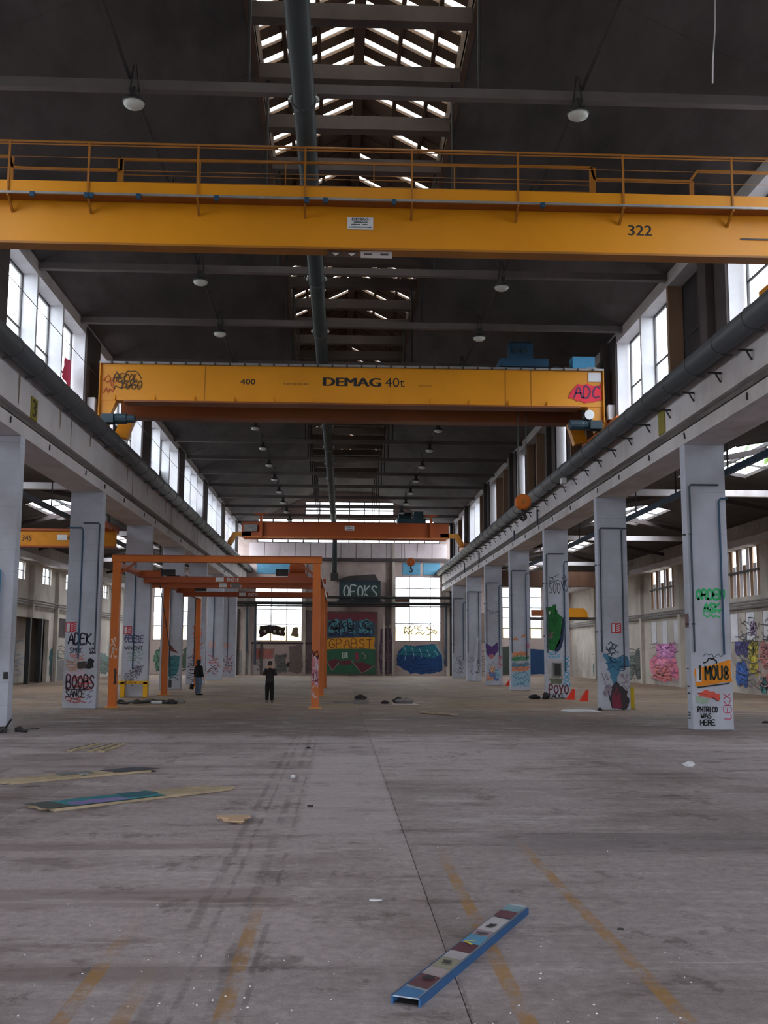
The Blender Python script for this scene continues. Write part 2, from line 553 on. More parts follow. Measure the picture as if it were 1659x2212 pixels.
def word(face, s, a, b0, w, h, lw, col, parent, tilt=0.0, soft=True, name='graffiti_lettering'):
    """Sprayed word in the box a..a+w, b0..b0+h of the face."""
    b = B()
    z = face.lift()
    adv = w / max(len(s), 1)
    for i, ch in enumerate(s):
        for st in GL.get(ch, []):
            pts = [(a + adv * (i + 0.08) + x * adv * 0.92 + tilt * y * h, b0 + y * h + rnd.uniform(-.03, .03) * h) for x, y in st]
            brush(b, face, smooth_line(pts) if soft and len(pts) > 2 else pts, lw, z)
    return b.build(name, paint(*col), parent)


def scribble(face, a, b0, w, h, n, lw, col, parent, seed, name='graffiti_lettering'):
    """A loose tag: looping handwriting strokes filling the box."""
    r = random.Random(seed)
    b = B()
    z = face.lift()
    for s in range(n):
        m = r.randint(5, 9)
        x = a + r.uniform(0, .25) * w
        y = b0 + h * (s + .5) / n
        pts = []
        for i in range(m):
            pts.append((min(max(x + (w * .85) * i / m + r.uniform(-.08, .08) * w, a), a + w), min(max(y + r.uniform(-.5, .5) * h / max(n, 1) * 1.3, b0), b0 + h)))
        brush(b, face, smooth_line(pts, 4), lw, z)
    return b.build(name, paint(*col), parent)


def patch(face, pts, col, parent, jit=0.0, seed=0, name='graffiti_patch'):
    """A filled sprayed shape: outline in face coordinates, edge optionally ragged."""
    r = random.Random(seed)
    if jit:
        q = []
        for i in range(len(pts)):
            (x0, y0), (x1, y1) = pts[i], pts[(i + 1) % len(pts)]
            for j in range(4):
                t = j / 4
                q.append((x0 + (x1 - x0) * t + r.uniform(-jit, jit), y0 + (y1 - y0) * t + r.uniform(-jit, jit)))
        pts = q
    z = face.lift()
    cx = sum(p[0] for p in pts) / len(pts)
    cy = sum(p[1] for p in pts) / len(pts)
    b = B()
    b.v = [tuple(face.p(cx, cy, z))] + [tuple(face.p(x, y, z)) for x, y in pts]
    n = len(pts)
    b.f = [(0, i + 1, (i + 1) % n + 1) for i in range(n)]
    return b.build(name, paint(*col), parent)


def rect(face, a0, a1, b0, b1, col, parent, jit=0.0, seed=0, name='graffiti_patch'):
    return patch(face, [(a0, b0), (a1, b0), (a1, b1), (a0, b1)], col, parent, jit, seed, name)


def blob(face, a0, a1, b0, b1, col, parent, seed=0):
    """A sprayed field with an uneven rounded outline."""
    r = random.Random(seed)
    pts = []
    for i in range(18):
        t = 2 * math.pi * i / 18
        c, q = math.cos(t), math.sin(t)
        k = (abs(c) ** 3.2 + abs(q) ** 3.2) ** (-1 / 3.2) * r.uniform(.78, 1.1)
        pts.append(((a0 + a1) / 2 + (a1 - a0) / 2 * c * k, max((b0 + b1) / 2 + (b1 - b0) / 2 * q * k, .03)))
    return patch(face, pts, col, parent, .08, seed + 1)




def print_text(face, s, a0, a1, b0, b1, m, parent, bold=0.0, name='lettering'):
    """Printed characters fitted to the box a0..a1, b0..b1 of the face."""
    cu = bpy.data.curves.new('t', 'FONT')
    cu.body = s
    cu.size = 1
    cu.resolution_u = 3
    o = bpy.data.objects.new('t', cu)
    COL.objects.link(o)
    dg = bpy.context.evaluated_depsgraph_get()
    me = bpy.data.meshes.new_from_object(o.evaluated_get(dg))
    co = [v.co.copy() for v in me.vertices]
    fs = [tuple(p.vertices) for p in me.polygons]
    bpy.data.objects.remove(o)
    bpy.data.curves.remove(cu)
    bpy.data.meshes.remove(me)
    x0, x1 = min(c.x for c in co), max(c.x for c in co)
    y0, y1 = min(c.y for c in co), max(c.y for c in co)
    z = face.lift()
    b = B()
    for i, dx in enumerate((-bold, bold, -bold * .4, bold * .4) if bold else (0,)):      # heavier strokes: the print repeated a hair aside
        b.add([face.p(a0 + (c.x + dx - x0) / (x1 - x0) * (a1 - a0), b0 + (c.y - y0) / (y1 - y0) * (b1 - b0), z + .0002 * i) for c in co], fs)
    return b.build(name, m, parent)


FWD = (1, 0, 0)          # u of a face that looks towards -Y

# ------------------------------------------------------------------ dimensions of the hall
XL, XR = -9.20, 10.07            # inner faces of the pillar rows
XLo, XRo = -10.45, 11.25         # outer faces of the pillar rows
WL, WR = -9.70, 10.55            # inner faces of the clerestory walls
BAY, Y0 = 10.85, 30.42           # pillar spacing, near face of the first pillar
YE = 105.0                       # inner face of the end wall
YN = -10.0                       # near end of the hall
EAVE, LANT = 14.45, 18.0         # heights of the ceiling at the walls and at the roof lantern
LX0, LX1, LXM = -2.35, 3.15, 0.40
TIES = [21.95 + 5.56 * n for n in range(-2, 15)]
AXL, AXR = -20.8, 22.8           # inner faces of the aisle walls

# ------------------------------------------------------------------ ground outside, floor
g = B().box(-300, 300, -300, 400, -0.4, -0.12).build('outside_ground', 'sky_cloud', kind='structure')
fl = struct('floor')
B().box(-24, 25, YN, YE + .3, -0.12, -0.012).build('floor_bed', 'recess', fl)
XJ = [XL + .05, -4.3, .78, 5.3, XR - .05]
YJ = [YN, -2.5, 2.4, 7.6, 12.95, 18.3, 24.0, 29.6, 35.2, 41, 46.9, 52.8, 58.7, 64.6, 70.5, 76.4, 82.3, 88.2, 94.1, YE]
for i in range(len(XJ) - 1):
    for j in range(len(YJ) - 1):
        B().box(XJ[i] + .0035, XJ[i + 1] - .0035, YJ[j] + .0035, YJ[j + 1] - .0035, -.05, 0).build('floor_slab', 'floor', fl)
for xa, xb in ((-24, XJ[0]), (XJ[-1], 25)):
    for j in range(0, len(YJ) - 1):
        B().box(xa + .006, xb - .006, YJ[j] + .006, YJ[j + 1] - .006, -.05, 0).build('floor_slab', 'floor', fl)


# ------------------------------------------------------------------ walls with openings
def holed(b, axis, at, th, a0, a1, z0, z1, holes):
    """Wall slab from boxes around rectangular openings. axis 'y': plane y=at, running in x; 'x': plane x=at, running in y."""
    zs = sorted({z0, z1, *[h[2] for h in holes], *[h[3] for h in holes]})
    for k in range(len(zs) - 1):
        za, zb = zs[k], zs[k + 1]
        zm = (za + zb) / 2
        cuts = sorted([(h[0], h[1]) for h in holes if h[2] < zm < h[3]])
        a = a0
        for c0, c1 in cuts + [(a1, a1)]:
            if c0 > a + 1e-4:
                if axis == 'y': b.box(a, c0, at, at + th, za, zb)
                else: b.box(at, at + th, a, c0, za, zb)
            a = c1
    return b


NWIN = [0]


def window(axis, at, a0, a1, z0, z1, cols, rows, fw=.06, depth=.08, board=None, missing=(), glass='glass'):
    """A glazed opening: iron frame with glazing bars and one pane per field. cols, rows: lists of fractions."""
    NWIN[0] += 1
    w = struct(f'window_{NWIN[0]}', (a0, at, z0) if axis == 'y' else (at, a0, z0))
    A = [a0 + (a1 - a0) * c for c in cols]
    Z = [z0 + (z1 - z0) * r for r in rows]

    def bx(b, p0, p1, q0, q1, d=depth):
        if axis == 'y': b.box(p0, p1, at - d / 2, at + d / 2, q0, q1)
        else: b.box(at - d / 2, at + d / 2, p0, p1, q0, q1)
    f = B()
    for i, a in enumerate(A):
        h = fw if i in (0, len(A) - 1) else fw * .7
        bx(f, a - h / 2, a + h / 2, z0, z1)
    for i, z in enumerate(Z):
        h = fw if i in (0, len(Z) - 1) else fw * .7
        bx(f, a0, a1, z - h / 2, z + h / 2, depth * .9)
    f.build('window_frame', 'iron', w)
    k = 0
    for i in range(len(A) - 1):
        for j in range(len(Z) - 1):
            b = B()
            bx(b, A[i] + fw * .3, A[i + 1] - fw * .3, Z[j] + fw * .3, Z[j + 1] - fw * .3, .02)
            if board and k in board:
                b.build('boarded_panel', board[k], w)
            elif k not in missing:
                b.build('pane', glass, w)
            k += 1
    return w


# end wall
EH = [(-3.58, 5.27, 15.51, 17.1), (-8.22, 9.84, 12.96, 15.37), (-8.32, -3.69, 3.3, 9.1), (5.43, 9.91, 3.32, 9.66), (16.04, 20.0, 3.65, 8.74), (-18.2, -13.2, 3.3, 9.0)]
we = struct('wall_end', (0, YE, 0))
b = B()
holed(b, 'y', YE, .4, -24, 25, -.1, 17.1, EH)
b.prism([(-8, YE, 17.1), (9, YE, 17.1), (9, YE, 20.5), (-8, YE, 20.5)], (0, .4, 0))
b.build('wall_face', 'wall_end', we)
window('y', YE + .12, *EH[0], [i / 6 for i in range(7)], [0, .45, .78, 1], fw=.17)
window('y', YE + .12, *EH[1], [i / 12 for i in range(13)], [0, .42, .62, 1], fw=.17)
window('y', YE + .2, *EH[2], [0, .34, .67, 1], [0, .28, .53, .66, .82, 1], fw=.11)
window('y', YE + .2, *EH[3], [0, .315, .78, 1], [0, .28, .53, .66, .82, 1], fw=.11, board={2: 'board'})
window('y', YE + .2, *EH[4], [0, .36, .7, 1], [0, .2, .4, .6, .8, 1], fw=.13)
window('y', YE + .2, *EH[5], [0, .33, .67, 1], [0, .25, .5, .75, 1], fw=.13)
for i in range(13):
    x0 = -9.0 + i * 1.505
    B().box(x0 + .03, x0 + 1.475, YE - .09, YE, 11.5, 12.92).build('cladding_panel', 'panel_grey', we)
B().box(-10, 11, YE - .3, YE, 11.15, 11.42).build('ledge', 'dark_conc', we)
for x, z1, w in ((5.25, 13.0, .22), (-3.45, 11.1, .2), (-9.3, 11.1, .35), (10.6, 11.1, .35), (4.3, 5.8, .2), (-8.7, 3.1, .18), (-1.6, 6.3, .15)):
    B().box(x - w / 2, x + w / 2, YE - .25, YE, 0, z1).build('pilaster', 'wall', we)
for x0, x1 in ((-8.22, -4.11), (6.16, 7.9), (8.2, 9.9)):
    B().box(x0, x1, YE - .03, YE, 9.85, 11.05).build('blue_panel', paint(88, 146, 176), we)
B().box(-8.6, 3.6, YE - .06, YE, 3.0, 3.18).build('sill', 'dark_conc', we)

# near wall behind the photographer, unseen; its wide doorway is added to light the foreground
wf = struct('wall_front', (0, YN, 0))
holed(B(), 'y', YN - .3, .3, -24, 25, -.1, 20.5, [(-8.1, 8.9, -.1, 7.5)]).build('wall_face', 'wall', wf)

# aisle walls
LW = [(43.4 + 6.4 * i, 45.6 + 6.4 * i, 6.85, 8.0) for i in range(9)]
LDOOR = (66.0, 77.5, 0, 4.4)
wl = struct('wall_left', (AXL, 0, 0))
holed(B(), 'x', AXL - .3, .3, YN, YE, -.1, 10.4, LW + [LDOOR]).build('wall_face', 'wall', wl)
for h in LW:
    window('x', AXL - .15, *h, [0, .5, 1], [0, .5, 1])
for y in [46.8 + 6.4 * i for i in range(9)]:
    B().box(AXL, AXL + .28, y, y + .35, 0 if not 66 < y < 77 else 4.4, 7.9).build('pilaster', 'wall', wl)
B().box(AXL - 1.5, AXL - 1.3, 64, 80, -.1, 5).build('recess_wall', 'wall', wl)
B().box(AXL - 3.3, AXL - .3, 64, 80, 4.6, 4.8).build('recess_ceiling', 'dark_conc', wl)
for y in (69.2, 72.6, 75.4):
    B().box(AXL - .2, AXL + .1, y, y + .3, 0, 4.4).build('door_post', 'dark', wl)
B().box(AXL, AXL + .04, 80, 88.5, 3.2, 4.6).build('blind_panel', 'dark_conc', wl)
B().box(AXL, AXL + .12, 78.5, 94, 0, 1.5).build('plinth', 'rubble', wl)
wr = struct('wall_right', (AXR, 0, 0))
RW = [(57.0, 61.6, 5.4, 8.1), (72.0, 77.6, 5.4, 8.1), (85.5, 92, 5.4, 8.1), (43, 47.5, 5.4, 8.1)]
holed(B(), 'x', AXR, .3, YN, YE, -.1, 10.4, RW).build('wall_face', 'wall', wr)
for h in RW:
    n = 9
    NWIN[0] += 1
    w = struct(f'window_{NWIN[0]}', (AXR, h[0], h[2]))
    dy = (h[1] - h[0]) / n
    for i in range(n):
        y = h[0] + i * dy
        top = h[3] - (.9 if i % 3 == 1 else 0)
        B().box(AXR + .05, AXR + .12, y + .03, y + dy - .04, h[2], top).build('slat', 'jamb' if i % 2 else 'jamb_brown', w)
    B().box(AXR - .05, AXR + .05, h[0], h[1], 6.75, 6.87).build('transom', 'iron', w)
for y in (50.5, 63.5, 70.2, 79.4, 94):
    B().box(AXR - .25, AXR, y, y + .4, 0, 8.1).build('pilaster', 'wall', wr)
for i, (y0, y1) in enumerate(((55.5, 62.8), (71, 78.8), (84.5, 93))):
    for k in range(6):
        yy = y0 + (y1 - y0) * k / 6
        B().box(AXR - .03, AXR, yy + .05, yy + (y1 - y0) / 6 - .05, 2.9, 4.5).build('wall_panel', 'wall' if k % 2 else 'jamb', wr)

# crane rail ledges and pipe runs of the aisles
for x, lab in ((AXL + .35, 'ledge'), (AXR - .35, 'ledge')):
    o = B().box(x - .35, x + .35, YN, YE, 8.12, 8.5).build('ledge', 'beam', wl if x < 0 else wr)
for i in range(3):
    B().tube([(AXR - .18 - .09 * i, 40, 4.75 + .16 * i), (AXR - .18 - .09 * i, YE - .1, 4.75 + .16 * i)], .06, 6).build('pipe', 'rubble', wr)
    B().tube([(AXL + .18 + .09 * i, 40, 5.2 + .16 * i), (AXL + .18 + .09 * i, YE - .1, 5.2 + .16 * i)], .05, 6).build('pipe', 'rubble', wl)

# ------------------------------------------------------------------ clerestory: piers, header, windows
for _w, _x in ((wl, -9.35),):
    B().tube([(_x, YN + 1, 12.55), (_x, YE - .5, 12.55)], .012, 5).build('tension_wire', 'dark', _w)
EDGE = [27.75 + 11.7 * k for k in range(0, 7)]
for side, name, W, dr in ((-1, 'wall_clerestory_left', WL, -1), (1, 'wall_clerestory_right', WR, 1)):
    cw = struct(name, (W, 0, 10.4))
    B().box(W, W + dr * .62, YN, YE, 14.02, 14.6).build('header', 'jamb', cw)
    B().box(W + dr * .4, W + dr * .62, YN, 15.95, 10.3, 14.02).build('wall_face', 'dark_conc', cw)
    B().box(W, W + dr * .62, YN, YE, 9.4, 10.42).build('sill', 'beam', cw)
    for k, E in enumerate(EDGE):
        y0 = E - 9.45
        for j in range(3):
            ya, yb = y0 + 3.15 * j, y0 + 3.15 * (j + 1)
            if ya > YE - 1.2: continue
            yb = min(yb, YE - .1)
            lit = side < 0 or (k, j) in ((0, 0), (0, 1), (0, 2), (1, 1), (1, 2), (5, 1), (5, 2), (6, 0))
            if j < 2:
                B().box(W + dr * .0, W + dr * .62, yb - .17, yb, 10.42, 14.02).build('pier', 'jamb' if lit else 'jamb_brown', cw)
            bd = None
            if not lit:
                bd = {i: ('board' if (k + j + i) % 3 and k != 1 else 'board_dark') for i in range(4)}
            elif side < 0 and (k, j) in ((2, 1), (3, 1), (4, 2)):
                bd = {0: 'board_dark', 2: 'board_dark'}
            window('x', W + dr * .5, ya + (.0 if j else .02), yb - .18, 10.45, 14.0, [0, .5, 1], [0, .5, 1], board=bd)
        if side < 0 and k == 1:
            pk = Face((W - .44, 0, 0), (0, 1, 0))
            patch(pk, [(38.0, 12.0), (38.3, 12.85), (39.1, 12.9), (39.2, 12.2), (39.0, 11.75), (38.5, 11.9)], (226, 36, 92), cw, .06, 281)
        if E + 2.25 < YE:
            B().box(W + dr * .02, W + dr * .62, E, min(E + 2.25, YE), 10.42, 14.02).build('pier', 'jamb', cw)
            B().box(W - dr * .06, W + dr * .03, E + .02, min(E + 2.25, YE) - .02, 10.42, 14.3).build('pier_shade_face', 'dark_conc', cw)  # dim inner face of the wide pier, its shade put into the colour
            if side > 0:
                B().box(W - dr * .3, W - dr * .05, E + .9, E + 1.4, 10.42, 14.3).build('pilaster', 'dark_conc', cw)

# ------------------------------------------------------------------ ceiling: sloping panels, ties, hangers, roof lantern
ce = struct('ceiling', (0, 0, EAVE))
YB = [YN] + [t for t in TIES if t > YN + 1] + [YE]
for i in range(len(YB) - 1):
    ya, yb = YB[i] + .01, YB[i + 1] - .01
    for xa, za, xb, zb in ((WL - .7, EAVE - .34, LX0, LANT), (WR + .7, EAVE - .34, LX1, LANT)):
        xm, zm = (xa + xb) / 2, (za + zb) / 2
        B().prism([(xa, ya, za), (xb, ya, zb), (xb, ya, zb + .2), (xa, ya, za + .2)], (0, yb - ya, 0)).build('ceiling_panel', 'ceil', ce)
for t in TIES:
    if t < YN: continue
    B().box(WL + .02, WR - .02, t - .1, t + .1, 14.2, 14.42).build('tie_beam', 'tie', ce)
    for x in (-2.12, 2.95):
        B().tube([(x, t, 14.42), (x, t, LANT)], .04, 6).build('hanger_rod', 'dark', ce)
YLA, YLB = 5.0, 96.0
for x, s in ((LX0, -1), (LX1, 1)):
    B().box(x, x + s * .16, YLA, YLB, LANT - .1, 19.0).build('lantern_curb', 'lantern', ce)
y = 21.95 - 5.56 * 3
k = 0
while y < YLB:
    if y > YLA:
        B().box(LX0, LX1, y - .18, y + .18, LANT - .32, LANT + .1).build('lantern_bar', 'lantern_bar', ce)
    y += 2.78
    k += 1
B().box(LX0, LX1, YN, YLA, LANT, LANT + .2).build('ceiling_panel', 'ceil', ce)
B().box(LX0, LX1, YLB, YE, LANT, LANT + .2).build('ceiling_panel', 'ceil', ce)
ZE, ZR = 18.9, 20.4
B().box(LXM - .16, LXM + .16, YLA, YLB, ZR - .42, ZR - .05).build('ridge_beam', 'lantern', ce)
for s in (-1, 1):
    xe = LXM + s * 2.95
    for q in (.4, .72):
        xq, zq = LXM + (xe - LXM) * q, ZR + (ZE - ZR) * q
        B().box(xq - .06, xq + .06, YLA, YLB, zq - .2, zq - .03).build('purlin', 'lantern', ce)
    y = YLA
    i = 0
    rl = random.Random(5 + s)
    while y < YLB:
        op, gl_ = .52, .40
        ye = min(y + op, YLB)
        B().prism([(LXM, y, ZR), (xe, y, ZE), (xe, y, ZE - .12), (LXM, y, ZR - .12)], (0, ye - y, 0)).build('roof_board', 'lantern', ce)
        ya, yb = ye, min(ye + gl_, YLB)
        if yb > ya + .1:
            if rl.random() < (.92 if ya < 33 else (.5 if ya < 52 else .12)):
                B().prism([(LXM, ya, ZR - .02), (xe, ya, ZE - .02), (xe, ya, ZE - .04), (LXM, ya, ZR - .04)], (0, yb - ya, 0)).build('skylight_pane', 'skyglass', ce)
            elif 86 < ya < 87.2 and s > 0:
                pass
            else:
                B().prism([(LXM, ya, ZR - .02), (xe, ya, ZE - .02), (xe, ya, ZE - .08), (LXM, ya, ZR - .08)], (0, yb - ya, 0)).build('roof_board', 'lantern', ce)
        y += op + gl_
for yy in (YLA, YLB):
    B().prism([(LX0 - .1, yy, LANT), (LX1 + .1, yy, LANT), (LX1 + .2, yy, ZE), (LXM, yy, ZR), (LX0 - .2, yy, ZE)], (0, .15, 0)).build('lantern_gable', 'lantern', ce)

# aisle ceilings with skylights along the ridge
SKY = [(40.3 + 18.3 * i, 47.6 + 18.3 * i) for i in range(-2, 4)]
for side, xin, xr, xw in ((-1, XLo + .1, -15.8, AXL - .3), (1, XRo - .1, 17.0, AXR + .3)):
    ac = struct('ceiling_aisle_left' if side < 0 else 'ceiling_aisle_right', (xr, 0, 10.4))
    zi, zr = 9.45, 10.5
    xa, xb = xr - side * 1.6, xr + side * 1.6
    za = zi + (zr - zi) * (xa - xin) / (xr - xin)
    zb = zi + (zr - zi) * (xw - xb) / (xw - xr)
    B().prism([(xin, YN, zi), (xa, YN, za), (xa, YN, za + .15), (xin, YN, zi + .15)], (0, YE - YN, 0)).build('ceiling_panel', 'aisle_ceil', ac)
    B().prism([(xw, YN, zi), (xb, YN, zb), (xb, YN, zb + .15), (xw, YN, zi + .15)], (0, YE - YN, 0)).build('ceiling_panel', 'aisle_ceil', ac)
    y = YN
    for s0, s1 in SKY + [(YE, YE)]:
        if s0 > y:
            B().prism([(xa, y, za), (xr, y, zr), (xb, y, zb), (xb, y, zb + .15), (xr, y, zr + .15), (xa, y, za + .15)], (0, s0 - y, 0)).build('ceiling_panel', 'aisle_ceil', ac)
        if s1 > s0:
            f = B()
            for q in range(4):
                yy = s0 + (s1 - s0) * q / 3
                f.bar((xa, yy, za), (xr, yy, zr), .05, .08)
                f.bar((xb, yy, zb), (xr, yy, zr), .05, .08)
            f.box(xr - .05, xr + .05, s0, s1, zr - .08, zr + .06)
            f.build('skylight_frame', 'iron', ac)
            for q in range(3):
                ya, yb = s0 + (s1 - s0) * q / 3 + .03, s0 + (s1 - s0) * (q + 1) / 3 - .03
                for xe2, ze2 in ((xa, za), (xb, zb)):
                    if rnd.random() < .65: continue
                    B().prism([(xe2, ya, ze2 + .05), (xr, ya, zr + .05), (xr, ya, zr + .06), (xe2, ya, ze2 + .06)], (0, yb - ya, 0)).build('skylight_pane', 'glass', ac)
        y = s1
    for yy in [45.5 - 18.3, 45.5, 63.8, 82.1]:
        B().box(xin, xw - side * .3, yy - .12, yy + .12, 9.0, 9.28).build('tie_beam', 'beam', ac)
    for yy in [Y0 + BAY * q + .2 for q in range(-2, 7)]:
        B().bar((xin, yy, 9.1), (xr, yy, 10.3), .14, .22).build('rafter', 'dark_conc', ac)
        B().bar((xw, yy, 9.1), (xr, yy, 10.3), .14, .22).build('rafter', 'dark_conc', ac)

# pale rendered wall and trees outside
B().box(-60, 60, 122, 122.6, -.2, 5.2).build('outside_wall', 'render_wall', kind='structure')
for y in (63.8, 79.9):
    B().box(AXL - 3.3, AXL - .3, y, y + .2, -.1, 4.8).build('recess_wall', 'dark_conc', wl)

# ------------------------------------------------------------------ crane runway beams on the pillars
for s, X, Xo, lab in ((-1, XL, XLo, 'long white concrete crane runway beam with brown drip stains under the duct'),
                      (1, XR, XRo, 'long white concrete crane runway beam bristling with small iron brackets')):
    rb = thing('runway_beam', lab, 'beam', (X, YN, 8.27))
    d = s * 1
    prof = [(X, 8.27), (X, 8.66), (X + d * .22, 8.72), (X + d * .22, 8.92), (X, 8.97), (X, 10.28), (Xo, 10.28), (Xo, 8.27)]
    B().prism([(x, YN + .02, z) for x, z in prof], (0, YE - YN - .04, 0)).build('concrete_body', 'beam', rb)
    B().box(X + d * .06, X + d * .2, YN + .5, YE - .2, 8.74, 8.86).build('cable_tray', 'recess', rb)
    for k in range(-3, 8):
        yk = Y0 + BAY * k + .2
        if s < 0 and YN < yk < YE - 1:
            B().box(X - d * .012, X + d * .05, yk + 5.3, yk + 5.33, 8.98, 10.27).build('joint_line', 'recess', rb)
    B().box(X + d * .28, X + d * .4, YN + .5, YE - .3, 10.28, 10.42).build('crane_rail', 'steel', rb)
    if s > 0:
        proto = None
        for q in range(37):
            y = 20.7 + 2.17 * q
            b = B()
            b.bar((X, y, 9.55), (X - .36, y, 9.56), .055, .05)
            b.bar((X - .02, y, 9.30), (X - .16, y, 9.55), .04, .035)
            b.build('bracket', 'dark', rb)
        for y, z0 in ((53.2, 9.2), (60.4, 8.95), (76, 9.2), (85, 9.2)):
            B().tube([(X - .12, y, z0 + .2), (X - .12, y, 8.6)], .05, 6).build('drop_pipe', 'dark_pipe', rb)
    for q in range(22):
        y = 22 + 3.9 * q + rnd.uniform(-.6, .6)
        if y > 102: break
        B().bar((X - d * .02, y, 8.40), (X - d * .03, y + rnd.uniform(-.05, .05), 8.58), .035, .035).build('hook', 'dark', rb)
    # stains that ran down the face
    fc = Face((X, 0, 0), (0, 1 if s < 0 else -1, 0))
    for q in range(14):
        y = 29 + q * 5.2 + rnd.uniform(-1, 1)
        a = y if s < 0 else -y
        if s < 0:
            h = rnd.uniform(.35, .9)
            patch(fc, [(a, 9.95), (a + .18, 9.95), (a + .13, 9.95 - h), (a + .06, 9.95 - h * 1.1)], (128, 106, 88), rb, .02, q, 'stain')
    # olive bay-number plate
    ym, za, zb = (31.5, 8.95, 9.62) if s < 0 else (32.45, 8.99, 9.78)
    B().box(X - d * .03, X + d * .01, ym - .32, ym + .32, za, zb).build('number_plate', paint(132, 122, 34), rb)
    nf = Face((X - d * .03, 0, 0), (0, 1 if s < 0 else -1, 0))
    if s < 0:
        print_text(nf, '3', ym - .2, ym + .18, za + .1, zb - .06, 'black', rb, .01, 'plate_lettering')

# ------------------------------------------------------------------ round ducts along the runway beams
for s, X, lab in ((-1, -8.86, 'thick grey round duct along the stained runway beam'), (1, 9.70, 'thick grey round duct along the runway beam with brackets')):
    dk = thing('ventilation_duct', lab, 'duct', (X, YN, 10.1), group='round ducts on the runway beams')
    zc, rd = (10.26, .285) if s < 0 else (10.04, .285)
    B().tube([(X, YN + .1, zc), (X, YE - .1, zc)], rd, 20).build('duct_pipe', 'pipe', dk, smooth=True)
    for q in range(44):
        y = 13.5 + 2.1 * q
        b = B()
        b.lathe([(rd + .002, -.03), (rd + .016, -.03), (rd + .016, .03), (rd + .002, .03)], (X, y, zc), 16, 'y')
        b.bar((X, y, zc - rd - .03), (X + s * .27, y, zc - rd - .03), .05, .06)
        b.build('duct_strap', 'pipe', dk)
    if s > 0:
        B().box(X - .12, X + .1, 45.4, 45.7, 9.5, 9.74).build('lamp_box', 'white', dk)

# ------------------------------------------------------------------ pillars
TXT = {
    (1, 0): 'near white pillar with the orange painted banner and green tags above it',
    (1, 1): 'white pillar with blue spray cloud and a dark red hooded figure at its foot',
    (1, 2): 'white pillar with green monster shape, a small iron cabinet and red loops at its foot',
    (1, 3): 'white pillar with orange, green and pale blue bands of spray',
    (1, 4): 'white pillar with a purple bat-like tag and a red wedge at its foot',
    (1, 5): 'plain white pillar with a plank leaning on it, sixth of the bracketed beam',
    (1, 6): 'white pillar closest to the end wall under the bracketed beam',
    (-1, 0): 'near white pillar with blue vertical channel and red heart, cut by the frame edge',
    (-1, 1): 'white pillar tagged in dark violet and red letters beside the orange portal post',
    (-1, 2): 'white pillar covered in small black and green tags with yellow guard at its foot',
    (-1, 3): 'white pillar with a teal spray block under a dark red cap mark',
    (-1, 4): 'white pillar with red dripping tags behind the hooded person',
    (-1, 5): 'white pillar with red and black tags, sixth under the stained beam',
    (-1, 6): 'white pillar closest to the end wall under the stained beam',
}
PIL = {}
